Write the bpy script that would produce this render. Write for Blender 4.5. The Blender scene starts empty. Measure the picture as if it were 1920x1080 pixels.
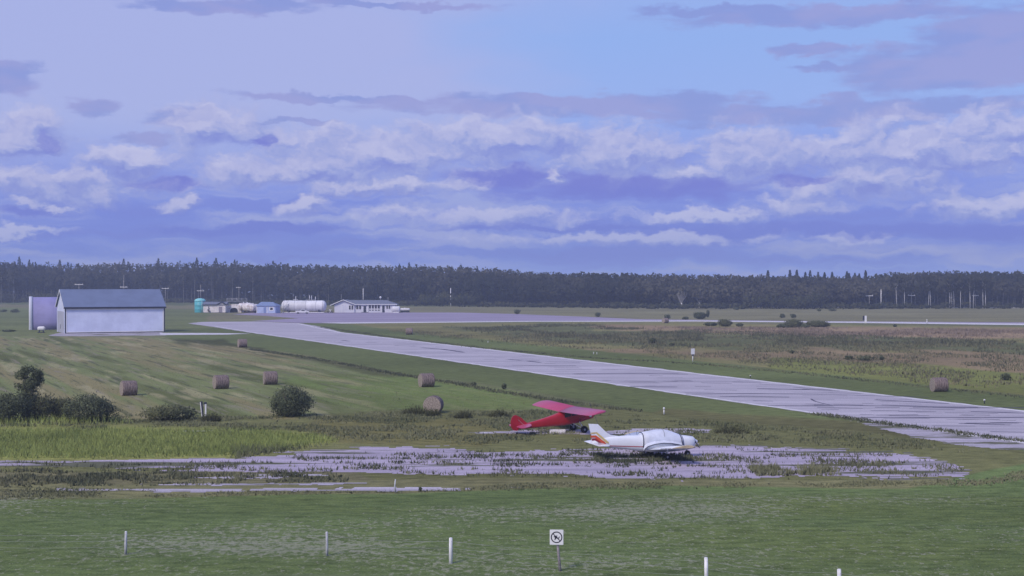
import bpy, bmesh, math, random
import numpy as np
from mathutils import Vector, Matrix, noise as mnoise

# ------------------------------------------------------------------ camera
H = 11.2            # height of the mast camera above the field
F = 2700.0          # focal length in photo pixels (1920 wide)
HY = 532.0          # row of the horizon
S = bpy.context.scene
COL = S.collection
cam_d = bpy.data.cameras.new('camera')
cam = bpy.data.objects.new('camera', cam_d); COL.objects.link(cam)
cam_d.sensor_width = 36.0
cam_d.lens = 36.0 * F / 1920.0
cam_d.clip_start = 0.5
cam_d.clip_end = 12000
cam.location = (0, 0, H)
cam.rotation_euler = (math.radians(90) - math.atan(8.0 / F), 0, 0)
S.camera = cam
S.view_settings.view_transform = 'Standard'
S.view_settings.look = 'None'
S.view_settings.exposure = 0.0
S.view_settings.gamma = 1.0
S.view_settings.use_curve_mapping = False
S.cycles.max_bounces = 6
S.cycles.diffuse_bounces = 2
S.cycles.transparent_max_bounces = 8
S.cycles.volume_bounces = 0
S.cycles.use_denoising = True

SUN_EL, SUN_AZ = math.radians(42), math.radians(-146)   # azimuth measured from +Y towards +X

# ------------------------------------------------------------------ world
W = bpy.data.worlds.new("World"); S.world = W; W.use_nodes = True
class NT:
    """tiny node-building helper"""
    def __init__(s, tree): s.t = tree; s.n = tree.nodes; s.l = tree.links
    def put(s, sock, v):
        if isinstance(v, bpy.types.NodeSocket): s.l.new(v, sock)
        elif v is not None: sock.default_value = v
    def m(s, op, a, b=None, c=None, clamp=False):
        n = s.n.new('ShaderNodeMath'); n.operation = op; n.use_clamp = clamp
        s.put(n.inputs[0], a); s.put(n.inputs[1], b)
        if c is not None: s.put(n.inputs[2], c)
        return n.outputs[0]
    def v(s, op, a, b=None, c=None):
        n = s.n.new('ShaderNodeVectorMath'); n.operation = op
        s.put(n.inputs[0], a)
        if b is not None: s.put(n.inputs[1], b)
        if c is not None: s.put(n.inputs[2], c)
        return n.outputs[1] if op in ('LENGTH', 'DOT_PRODUCT') else n.outputs[0]
    def xyz(s, x, y, z=0.0):
        n = s.n.new('ShaderNodeCombineXYZ'); s.put(n.inputs[0], x); s.put(n.inputs[1], y); s.put(n.inputs[2], z); return n.outputs[0]
    def sep(s, v):
        n = s.n.new('ShaderNodeSeparateXYZ'); s.put(n.inputs[0], v); return n.outputs
    def noise(s, vec, scale=1.0, detail=4.0, rough=0.5, dist=0.0, dim='3D', col=False):
        n = s.n.new('ShaderNodeTexNoise'); n.noise_dimensions = dim
        if vec is not None: s.l.new(vec, n.inputs['Vector'])
        n.inputs['Scale'].default_value = scale; n.inputs['Detail'].default_value = detail
        n.inputs['Roughness'].default_value = rough; n.inputs['Distortion'].default_value = dist
        return n.outputs['Color'] if col else n.outputs['Fac']
    def mr(s, x, a, b, c=0.0, d=1.0, smooth=True):
        n = s.n.new('ShaderNodeMapRange'); n.interpolation_type = 'SMOOTHSTEP' if smooth else 'LINEAR'
        s.put(n.inputs[0], x)
        for i, q in enumerate((a, b, c, d)): s.put(n.inputs[i + 1], q)
        return n.outputs[0]
    def mix(s, f, a, b, blend='MIX'):
        n = s.n.new('ShaderNodeMix'); n.data_type = 'RGBA'; n.blend_type = blend
        s.put(n.inputs[0], f)
        for k, q in ((6, a), (7, b)):
            if isinstance(q, tuple) and len(q) == 3: q = (*q, 1.0)
            s.put(n.inputs[k], q)
        return n.outputs[2]
    def ramp(s, f, stops):
        n = s.n.new('ShaderNodeValToRGB'); cr = n.color_ramp
        while len(cr.elements) < len(stops): cr.elements.new(0.5)
        for e, (p, c) in zip(cr.elements, stops):
            e.position = p; e.color = (*c, 1.0)
        s.put(n.inputs[0], f); return n.outputs[0]
def lin(r, g, b):
    f = lambda c: (c / 255 / 12.92) if c / 255 <= 0.04045 else ((c / 255 + 0.055) / 1.055) ** 2.4
    return (f(r), f(g), f(b))

def build_world():
    nt = NT(W.node_tree); nt.n.clear()
    tc = nt.n.new('ShaderNodeTexCoord')
    d = nt.v('NORMALIZE', tc.outputs['Generated'])
    x, y, z = nt.sep(d)
    az = nt.m('ARCTAN2', x, y)
    el = nt.m('ARCSINE', z)
    K = 2700.0
    U = nt.m('MULTIPLY', az, K); V = nt.m('MULTIPLY', el, K)      # sky coordinates: 2700 units to the radian
    p = nt.xyz(U, V)
    # soft domain warp so that every cloud gets a billowed edge
    w1 = nt.noise(nt.v('MULTIPLY', p, (1 / 110, 1 / 56, 1)), 1.0, 5.0, 0.60, 0.0, '2D', True)
    w1 = nt.v('SUBTRACT', w1, (0.5, 0.5, 0.5))
    pw = nt.v('MULTIPLY_ADD', w1, (100, 52, 0), p)
    w2 = nt.noise(nt.v('MULTIPLY', p, (1 / 34, 1 / 24, 1)), 1.0, 5.0, 0.62, 0.0, '2D', True)
    w2 = nt.v('SUBTRACT', w2, (0.5, 0.5, 0.5))
    pc = nt.v('MULTIPLY_ADD', w2, (34, 28, 0), pw)
    def blobs(vec, lst, k=0.25):
        acc = None
        for (cx, cy, rx, ry) in lst:
            a = math.atan((cx - 960) / F); cu = a * K
            cv = math.atan((HY - cy) / F * math.cos(a)) * K
            q = nt.v('MULTIPLY_ADD', vec, (1 / rx, 1 / ry, 0), (-cu / rx, -cv / ry, 0))
            L = nt.v('LENGTH', q)
            acc = L if acc is None else nt.m('SMOOTH_MIN', acc, L, k)
        return acc
    # clear-air colour by elevation
    base = nt.ramp(nt.mr(V, -20, 700, 0, 1, False), [
        (0.0, lin(148, 168, 230)), (0.062, lin(142, 164, 230)), (0.10, lin(124, 146, 224)),
        (0.20, lin(122, 140, 222)), (0.34, lin(140, 156, 228)), (0.50, lin(156, 180, 236)),
        (0.66, lin(152, 180, 236)), (0.85, lin(160, 180, 234)), (1.0, lin(120, 140, 205))])
    # high thin lavender veil on the left
    veil = nt.m('ADD', nt.m('MULTIPLY', U, -1 / 700), nt.noise(nt.v('MULTIPLY', p, (1 / 420, 1 / 130, 1)), 1.0, 3.0, 0.5, 0, '2D'))
    col = nt.mix(nt.m('MULTIPLY', nt.mr(veil, 0.1, 1.0), nt.mr(V, 150, 330)), base, lin(174, 182, 229))
    # broad layered streaks
    st = nt.noise(nt.v('MULTIPLY', pw, (1 / 430, 1 / 34, 1)), 1.0, 5.0, 0.55, 0.3, '2D')
    stk = nt.m('MULTIPLY', nt.mr(st, 0.42, 0.72), nt.mr(V, 330, 130))
    col = nt.mix(nt.m('MULTIPLY', stk, 0.75), col, lin(172, 180, 224))
    sto = nt.m('MULTIPLY', nt.mr(st, 0.5, 0.3), nt.mr(V, 300, 100))
    col = nt.mix(nt.m('MULTIPLY', sto, 0.5), col, lin(120, 132, 214))
    # grey stratus sheets
    g = blobs(pw, [(1060, 196, 420, 24), (640, 183, 240, 9), (1560, 208, 480, 24), (1780, 122, 250, 52), (1560, 28, 330, 24),
                   (1880, 60, 160, 60), (420, 12, 190, 16), (1530, 92, 80, 14), (540, 228, 110, 7), (1560, 125, 90, 9),
                   (14, 150, 56, 34), (180, 196, 52, 18), (360, 222, 80, 26), (250, 262, 60, 12), (1350, 14, 160, 12), (760, 12, 200, 9)], 0.15)
    gd = nt.m('ADD', nt.m('SUBTRACT', 1.0, g), nt.m('MULTIPLY', nt.m('SUBTRACT', nt.noise(nt.v('MULTIPLY', p, (1 / 150, 1 / 28, 1)), 1.0, 5.0, 0.6, 0, '2D'), 0.5), 1.3))
    gm = nt.mr(gd, -0.1, 0.42)
    gcol = nt.mix(nt.mr(nt.noise(nt.v('MULTIPLY', p, (1 / 200, 1 / 60, 1)), 1.0, 3.0, 0.5, 0, '2D'), 0.38, 0.62), lin(142, 155, 216), lin(158, 161, 215))
    col = nt.mix(nt.m('MULTIPLY', gm, 0.88), col, gcol)
    # cumulus: density D evaluated here and a little higher up the sky gives lit tops and shaded bases
    LIGHT = [(400, 238, 112, 40), (40, 250, 110, 42), (120, 345, 170, 34), (700, 290, 300, 46), (960, 262, 260, 40),
             (1150, 285, 180, 46), (1290, 326, 66, 22), (1040, 326, 26, 12), (1700, 280, 300, 52), (1640, 335, 190, 36),
             (1420, 290, 160, 50), (1500, 388, 100, 20), (900, 405, 260, 17), (1300, 403, 180, 12), (350, 384, 60, 13), (580, 386, 66, 14),
             (50, 380, 50, 10), (120, 388, 26, 8), (1150, 450, 320, 12), (1580, 450, 70, 14), (1850, 385, 150, 18),
             (560, 320, 250, 30), (700, 350, 220, 20), (40, 432, 90, 8), (1900, 240, 200, 34), (250, 300, 120, 22)]
    def dens(vec):
        b = blobs(vec, [(a_, b_, c_ * 1.08, d_ * 1.32) for a_, b_, c_, d_ in LIGHT], 0.22)
        n1 = nt.noise(nt.v('MULTIPLY', vec, (1 / 82, 1 / 52, 1)), 1.0, 7.0, 0.56, 0.0, '2D')
        return nt.m('ADD', nt.m('SUBTRACT', 1.0, b), nt.m('MULTIPLY', nt.m('SUBTRACT', n1, 0.5), 1.6))
    D0 = dens(pc)
    D1 = dens(nt.v('ADD', pc, (-7, 13, 0)))
    shade = nt.m('SUBTRACT', D0, D1)
    lit = nt.mr(shade, -0.62, 0.72)
    cm = nt.mr(D0, -0.12, 0.55)
    dk = blobs(pw, [(1180, 352, 300, 30), (1560, 432, 520, 20), (492, 266, 30, 16), (84, 266, 34, 18), (60, 398, 90, 12), (940, 330, 110, 26),
                    (1050, 425, 300, 9), (1870, 430, 220, 22), (300, 345, 90, 16), (460, 430, 260, 12), (1500, 340, 90, 14)], 0.2)
    dm = nt.mr(nt.m('ADD', nt.m('SUBTRACT', 1.0, dk), nt.m('MULTIPLY', nt.m('SUBTRACT', w1_f(nt, p), 0.5), 1.0)), -0.1, 0.55)
    ccol = nt.ramp(lit, [(0.0, lin(130, 139, 213)), (0.40, lin(160, 168, 220)), (0.62, lin(179, 181, 223)), (1.0, lin(200, 199, 230))])
    ccol = nt.mix(nt.mr(V, 60, 190, 0.55, 0.0), ccol, lin(160, 174, 228))
    dcol = nt.mix(nt.mr(V, 60, 240), lin(113, 130, 216), lin(117, 120, 209))
    col = nt.mix(nt.m('MULTIPLY', dm, 0.92), col, dcol)
    col = nt.mix(nt.m('MULTIPLY', cm, nt.mr(dm, 0.55, 1.0, 0.88, 0.45)), col, ccol)
    # below the horizon the dome is the dim colour of far land
    col = nt.mix(nt.mr(z, -0.02, -0.004, 1.0, 0.0), col, lin(90, 96, 110))
    # a physical sky gives the overall blue the clouds hang in
    sky = nt.n.new('ShaderNodeTexSky'); sky.sky_type = 'NISHITA'; sky.sun_disc = False
    sky.sun_elevation = SUN_EL; sky.sun_rotation = SUN_AZ; sky.air_density = 1.0; sky.dust_density = 1.0; sky.ozone_density = 1.5
    b1 = nt.n.new('ShaderNodeBackground'); nt.l.new(sky.outputs[0], b1.inputs[0]); b1.inputs[1].default_value = 0.010
    b2 = nt.n.new('ShaderNodeBackground'); gm_ = nt.n.new('ShaderNodeGamma'); gm_.inputs[1].default_value = 1.12; nt.l.new(col, gm_.inputs[0]); nt.l.new(gm_.outputs[0], b2.inputs[0]); b2.inputs[1].default_value = 0.98
    add = nt.n.new('ShaderNodeAddShader'); nt.l.new(b1.outputs[0], add.inputs[0]); nt.l.new(b2.outputs[0], add.inputs[1])
    out = nt.n.new('ShaderNodeOutputWorld'); nt.l.new(add.outputs[0], out.inputs[0])
def w1_f(nt, p):
    return nt.noise(nt.v('MULTIPLY', p, (1 / 170, 1 / 36, 1)), 1.0, 5.0, 0.6, 0, '2D')
build_world()
W.cycles.sampling_method = 'MANUAL'; W.cycles.sample_map_resolution = 512

sun_d = bpy.data.lights.new('sun', 'SUN'); sun = bpy.data.objects.new('sun', sun_d); COL.objects.link(sun)
sun_d.energy = 2.4; sun_d.angle = math.radians(14); sun_d.color = (1.0, 0.90, 0.80)
sun.location = (-60, -30, 80)
_sd = Vector((math.sin(SUN_AZ) * math.cos(SUN_EL), math.cos(SUN_AZ) * math.cos(SUN_EL), math.sin(SUN_EL)))
sun.rotation_euler = _sd.to_track_quat('Z', 'Y').to_euler()

# ------------------------------------------------------------------ helpers
R = random.Random(7)
NR = np.random.RandomState(11)
def G(px, py, z=0.0):
    """point of the field seen at photo pixel (px, py)"""
    k = H / (py - HY)
    return Vector(((px - 960) * k, F * k, z))
def ppm(py): return (py - HY) / H          # photo pixels per metre at that row
def mat(name, col, rough=0.8, spec=0.3, metal=0.0, coat=0.0, var=0.0, vscale=3.0, bump=0.0, bscale=20.0, stretch=(1, 1, 1), col2=None, transl=0.0):
    m = bpy.data.materials.new(name); m.use_nodes = True
    nt = NT(m.node_tree); b = nt.n['Principled BSDF']
    b.inputs['Roughness'].default_value = rough; b.inputs['Metallic'].default_value = metal
    b.inputs['Specular IOR Level'].default_value = spec; b.inputs['Coat Weight'].default_value = coat
    tc = nt.n.new('ShaderNodeTexCoord'); vec = nt.v('MULTIPLY', tc.outputs['Object'], stretch)
    c = (*col, 1.0)
    if var > 0 or col2:
        f = nt.noise(vec, vscale, 5.0, 0.6)
        c2 = col2 if col2 else tuple(q * (1 - var) for q in col)
        c1 = col if col2 else tuple(min(1, q * (1 + var)) for q in col)
        c = nt.mix(nt.mr(f, 0.35, 0.65), c1, c2)
        nt.l.new(c, b.inputs['Base Color'])
    else:
        b.inputs['Base Color'].default_value = c
    if bump > 0:
        bn = nt.n.new('ShaderNodeBump'); bn.inputs['Strength'].default_value = bump; bn.inputs['Distance'].default_value = 0.05
        nt.l.new(nt.noise(vec, bscale, 4.0, 0.6), bn.inputs['Height']); nt.l.new(bn.outputs[0], b.inputs['Normal'])
    if transl > 0:
        tr = nt.n.new('ShaderNodeBsdfTranslucent'); ms = nt.n.new('ShaderNodeMixShader')
        nt.put(tr.inputs[0], c); ms.inputs[0].default_value = transl
        out = nt.n['Material Output']
        nt.l.new(b.outputs[0], ms.inputs[1]); nt.l.new(tr.outputs[0], ms.inputs[2]); nt.l.new(ms.outputs[0], out.inputs[0])
    return m
def leafmat(name, dark, light, transl=0.25, up=False, outw=False):
    """foliage: colour per leaf clump from the 'tint' attribute"""
    m = bpy.data.materials.new(name); m.use_nodes = True
    nt = NT(m.node_tree); b = nt.n['Principled BSDF']; b.inputs['Roughness'].default_value = 0.75; b.inputs['Specular IOR Level'].default_value = 0.15
    at = nt.n.new('ShaderNodeAttribute'); at.attribute_name = 'tint'
    c = nt.mix(at.outputs['Fac'], dark, light); nt.l.new(c, b.inputs['Base Color'])
    tr = nt.n.new('ShaderNodeBsdfTranslucent'); ms = nt.n.new('ShaderNodeMixShader'); ms.inputs[0].default_value = transl
    nt.l.new(c, tr.inputs[0]); out = nt.n['Material Output']
    if outw:   # leaves turn their faces outwards from the crown
        g = nt.n.new('ShaderNodeNewGeometry'); ao = nt.n.new('ShaderNodeAttribute'); ao.attribute_name = 'outward'
        nt.l.new(nt.v('NORMALIZE', nt.v('MULTIPLY_ADD', g.outputs['Normal'], (0.55, 0.55, 0.55), ao.outputs['Vector'])), b.inputs['Normal'])
    if up:   # blades stand upright but scatter light like the sward they make up
        g = nt.n.new('ShaderNodeNewGeometry'); nn = nt.v('NORMALIZE', nt.v('MULTIPLY_ADD', g.outputs['Normal'], (0.35, 0.35, 0.35), (0, 0, 1)))
        nt.l.new(nn, b.inputs['Normal'])
    nt.l.new(b.outputs[0], ms.inputs[1]); nt.l.new(tr.outputs[0], ms.inputs[2]); nt.l.new(ms.outputs[0], out.inputs[0])
    return m
def tag(o, label=None, cat=None, group=None, kind=None):
    if label: o['label'] = label
    if cat: o['category'] = cat
    if group: o['group'] = group
    if kind: o['kind'] = kind
    return o
def empty(name, loc, rz=0.0, **k):
    o = bpy.data.objects.new(name, None); COL.objects.link(o); o.location = loc; o.rotation_euler = (0, 0, rz)
    o.empty_display_size = 0.3
    return tag(o, **k)
def link(name, me, m, parent=None, smooth=False):
    o = bpy.data.objects.new(name, me); COL.objects.link(o)
    for q in (m if isinstance(m, (list, tuple)) else [m]): me.materials.append(q)
    if parent is not None: o.parent = parent
    if smooth: me.polygons.foreach_set('use_smooth', [True] * len(me.polygons))
    return o
def outv(C, k=4):
    """outward direction of every leaf from the middle of its crown, one per corner"""
    m = (C - C.mean(0)) / (C.std(0) + 1e-6); m[:, 2] += 0.5; m /= np.linalg.norm(m, axis=1)[:, None] + 1e-9; return np.repeat(m, k, 0)
def npmesh(name, verts, quads, tint=None, out=None):
    """fast mesh from arrays; quads (n,4) or (n,3)"""
    me = bpy.data.meshes.new(name); n = len(verts); k = quads.shape[1]
    me.vertices.add(n); me.vertices.foreach_set('co', np.asarray(verts, np.float32).ravel())
    me.loops.add(quads.size); me.loops.foreach_set('vertex_index', quads.astype(np.int32).ravel())
    me.polygons.add(len(quads)); me.polygons.foreach_set('loop_start', np.arange(0, quads.size, k, dtype=np.int32))
    me.update(calc_edges=True)
    if out is not None:
        a = me.attributes.new('outward', 'FLOAT_VECTOR', 'POINT'); a.data.foreach_set('vector', np.asarray(out, np.float32).ravel())
    if tint is not None:
        a = me.attributes.new('tint', 'FLOAT', 'POINT'); a.data.foreach_set('value', np.asarray(tint, np.float32))
    return me
class MB:
    """collects shapes; build() links them as one mesh object"""
    def __init__(s): s.bm = bmesh.new()
    def box(s, x0, x1, y0, y1, z0, z1, bev=0.0, M=None, mi=0):
        vs = [s.bm.verts.new((x, y, z)) for z in (z0, z1) for y in (y0, y1) for x in (x0, x1)]
        fs = [(0, 2, 3, 1), (4, 5, 7, 6), (0, 1, 5, 4), (2, 6, 7, 3), (0, 4, 6, 2), (1, 3, 7, 5)]
        F_ = [s.bm.faces.new([vs[i] for i in f]) for f in fs]
        for f in F_: f.material_index = mi
        if bev: bmesh.ops.bevel(s.bm, geom=list({e for f in F_ for e in f.edges}), offset=bev, segments=2, affect='EDGES')
        if M is not None: bmesh.ops.transform(s.bm, matrix=M, verts=[v for v in vs if v.is_valid])
        return s
    def poly(s, pts, thick=None, mi=0):
        """flat polygon; thick = extrusion vector"""
        a = [s.bm.verts.new(p) for p in pts]; f = s.bm.faces.new(a); f.material_index = mi
        if thick is not None:
            t = Vector(thick); b = [s.bm.verts.new(Vector(p) + t) for p in pts]
            g = s.bm.faces.new(b[::-1]); g.material_index = mi
            for i in range(len(a)):
                j = (i + 1) % len(a); h = s.bm.faces.new((a[j], a[i], b[i], b[j])); h.material_index = mi
        return s
    def tube(s, pts, r, n=8, cap=True, mi=0):
        pts = [Vector(p) for p in pts]; rs = r if isinstance(r, (list, tuple)) else [r] * len(pts)
        rings = []
        for i, p in enumerate(pts):
            d = (pts[min(i + 1, len(pts) - 1)] - pts[max(i - 1, 0)]).normalized()
            up = Vector((0, 0, 1)) if abs(d.z) < 0.95 else Vector((1, 0, 0))
            a = d.cross(up).normalized(); b = a.cross(d).normalized()
            rings.append([s.bm.verts.new(p + (a * math.cos(t) + b * math.sin(t)) * rs[i]) for t in (2 * math.pi * k / n for k in range(n))])
        s.skin(rings, cap, mi); return s
    def skin(s, rings, cap=True, mi=0, closed=True):
        n = len(rings[0])
        for A, B in zip(rings, rings[1:]):
            for k in range(n if closed else n - 1):
                f = s.bm.faces.new((A[k], A[(k + 1) % n], B[(k + 1) % n], B[k])); f.material_index = mi; f.smooth = True
        if cap and closed:
            for q in (rings[0][::-1], rings[-1]):
                f = s.bm.faces.new(q); f.material_index = mi
    def rings(s, lst, cap=True, mi=0, closed=True):
        s.skin([[s.bm.verts.new(p) for p in r] for r in lst], cap, mi, closed); return s
    def build(s, name, m, parent=None, **k):
        bmesh.ops.recalc_face_normals(s.bm, faces=s.bm.faces)
        me = bpy.data.meshes.new(name); s.bm.to_mesh(me); s.bm.free()
        o = link(name, me, m, parent); return tag(o, **k)
def copy_tree(o, parent=None):
    c = o.copy(); COL.objects.link(c); c.parent = parent
    for ch in list(o.children): copy_tree(ch, c)
    return c
def fbm(x, y, s, oct=4, seed=0.0):
    """cheap numpy value noise, -1..1"""
    x = np.asarray(x, float) / s; y = np.asarray(y, float) / s; out = 0; amp = 1; tot = 0
    for o in range(oct):
        xi = np.floor(x); yi = np.floor(y); fx = x - xi; fy = y - yi
        fx = fx * fx * (3 - 2 * fx); fy = fy * fy * (3 - 2 * fy)
        h = lambda a, b: np.modf(np.abs(np.sin(a * 127.1 + b * 311.7 + seed * 17.3 + o * 5.1) * 43758.5453))[0]
        v = (h(xi, yi) * (1 - fx) + h(xi + 1, yi) * fx) * (1 - fy) + (h(xi, yi + 1) * (1 - fx) + h(xi + 1, yi + 1) * fx) * fy
        out = out + amp * (v * 2 - 1); tot += amp; amp *= 0.5; x = x * 2.03 + 7.7; y = y * 2.03 + 3.1
    return out / tot
def sdf(px, py, poly, ys=3.0):
    """signed distance (negative inside) to a polygon, rows stretched by ys"""
    P = np.array(poly, float); P[:, 1] *= ys; py = py * ys
    d = np.full(px.shape, 1e18); ins = np.zeros(px.shape, bool)
    for i in range(len(P)):
        a = P[i]; b = P[(i + 1) % len(P)]; e = b - a; w0 = px - a[0]; w1 = py - a[1]
        t = np.clip((w0 * e[0] + w1 * e[1]) / max(1e-9, e @ e), 0, 1)
        d = np.minimum(d, (w0 - t * e[0]) ** 2 + (w1 - t * e[1]) ** 2)
        if a[1] != b[1]:
            c = ((a[1] > py) != (b[1] > py)) & (px < (b[0] - a[0]) * (py - a[1]) / (b[1] - a[1]) + a[0]); ins ^= c
    return np.where(ins, -1, 1) * np.sqrt(d)
# ------------------------------------------------------------------ ground: one sheet to beyond the forest
SX, SY = -0.4426, 1.0
_l = math.hypot(SX, SY); SX /= _l; SY /= _l                     # heading of the runway
ZONES = [  # outline (photo rows and columns of the field), colour, edge softness, edge wander
    ([(-900, 536), (3000, 536), (3000, 610), (1400, 606), (700, 600), (-900, 600)], (0.150, 0.150, 0.105), 8, 6),   # far hay land
    ([(-900, 536), (3000, 536), (3000, 576), (1500, 577), (700, 574), (-900, 566)], (0.085, 0.105, 0.060), 6, 8),
    ([(-900, 572), (400, 580), (380, 606), (520, 610), (300, 630), (-900, 625)], (0.115, 0.140, 0.075), 6, 6),      # grass round the hangars
    # far side of the runway
    ([(560, 606), (1100, 605), (1920, 612), (3000, 620), (3000, 830), (1920, 742), (1200, 665), (700, 620)], (0.150, 0.150, 0.082), 4, 6),
    ([(1080, 610), (1500, 612), (3000, 620), (3000, 640), (1600, 634), (1300, 624), (1150, 620)], (0.205, 0.160, 0.125), 8, 14),
    ([(820, 612), (1100, 607), (1120, 618), (1250, 622), (1650, 630), (1920, 640), (3000, 650), (3000, 676), (1900, 664), (1500, 656), (1150, 648), (950, 630)], (0.098, 0.112, 0.066), 7, 18),
    ([(1250, 655), (1500, 655), (1900, 662), (3000, 680), (3000, 725), (1900, 700), (1600, 690), (1300, 672), (1100, 655)], (0.190, 0.155, 0.115), 10, 22),
    ([(1450, 672), (1700, 680), (1850, 694), (1930, 700), (3000, 725), (3000, 830), (1920, 742), (1700, 718), (1450, 690)], (0.135, 0.155, 0.062), 8, 14),
    ([(1700, 655), (1950, 664), (1950, 678), (1780, 668)], (0.205, 0.165, 0.125), 8, 18),
    # mown strips either side of the runway
    ([(575, 604), (640, 606), (760, 622), (1000, 646), (1250, 672), (1500, 697), (1700, 718), (1920, 742), (3000, 850), (3000, 910), (1920, 775), (1120, 683), (640, 626), (560, 612)], (0.125, 0.160, 0.078), 2, 3),
    ([(300, 628), (420, 612), (640, 645), (1120, 715), (1920, 828), (3000, 980), (3000, 1020), (1920, 850), (1600, 806), (1300, 790), (1120, 756), (900, 718), (740, 700), (560, 664), (440, 650), (330, 640)], (0.122, 0.155, 0.076), 4, 6),
    ([(1250, 768), (1600, 790), (1940, 850), (1940, 870), (1830, 866), (1500, 838), (1250, 828), (1150, 800)], (0.125, 0.130, 0.072), 8, 14),
    # hay field on the left
    ([(-900, 626), (300, 632), (440, 650), (560, 664), (740, 700), (900, 722), (1110, 764), (900, 790), (560, 800), (-900, 800)], (0.135, 0.165, 0.085), 4, 8),
    ([(300, 634), (420, 634), (470, 652), (560, 666), (760, 704), (900, 724), (1060, 752), (1120, 765), (1000, 758), (860, 728), (740, 712), (600, 680), (450, 664), (340, 648)], (0.070, 0.082, 0.042), 5, 12),
    ([(560, 700), (760, 706), (930, 730), (1050, 760), (900, 780), (620, 760), (500, 720)], (0.115, 0.160, 0.062), 14, 20),
    # rough ground round the old apron
    ([(-900, 786), (200, 782), (560, 780), (760, 768), (1000, 770), (1130, 760), (1300, 786), (1640, 812), (1930, 850), (3000, 990), (3000, 1010), (1860, 905), (1700, 905), (900, 912), (-900, 912)], (0.115, 0.125, 0.066), 6, 12),
    ([(-900, 800), (150, 800), (480, 802), (640, 815), (660, 828), (560, 842), (440, 858), (200, 862), (-900, 866)], (0.195, 0.215, 0.085), 14, 18),
    ([(620, 780), (900, 790), (960, 815), (900, 838), (640, 830), (560, 800)], (0.120, 0.120, 0.060), 10, 16),
    ([(-900, 880), (100, 884), (650, 884), (700, 902), (640, 914), (100, 916), (-900, 916)], (0.130, 0.130, 0.088), 5, 10),
    # dry verge, then the near lawn
    ([(-900, 905), (300, 908), (900, 896), (1500, 900), (1850, 896), (3000, 900), (3000, 930), (1700, 925), (1000, 922), (760, 930), (300, 938), (-900, 946)], (0.155, 0.160, 0.098), 5, 7),
    ([(-2500, 944), (-100, 940), (300, 934), (760, 926), (1000, 916), (1250, 912), (1700, 916), (1860, 880), (1960, 862), (3500, 900), (3500, 4200), (-2500, 4200)], (0.108, 0.156, 0.072), 5, 9),
]
def ground_colour(X, Y):
    Yc = np.maximum(Y, 5.0)
    px = 960 + F * X / Yc; py = HY + F * H / Yc
    wob = fbm(X, Y, 14.0, 4, 1.0); wob2 = fbm(X * 0.35, Y, 5.0, 3, 2.0)
    col = np.zeros(X.shape + (3,)) + np.array((0.110, 0.125, 0.075))
    for i, (poly, c, soft, wander) in enumerate(ZONES):
        far = np.clip((py - HY) / 60.0, 0.25, 1.0)
        d = sdf(px, py, poly) / far
        d = d + wander * 1.3 * (fbm(X, Y * 0.6, 9.0, 4, 3.0 + i) + 0.4 * wob2)
        w = np.clip(0.5 - d / (soft * 2.0), 0, 1); w = (w * w * (3 - 2 * w))[..., None]
        col = col * (1 - w) + np.array(c) * w
    return col, px, py
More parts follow.
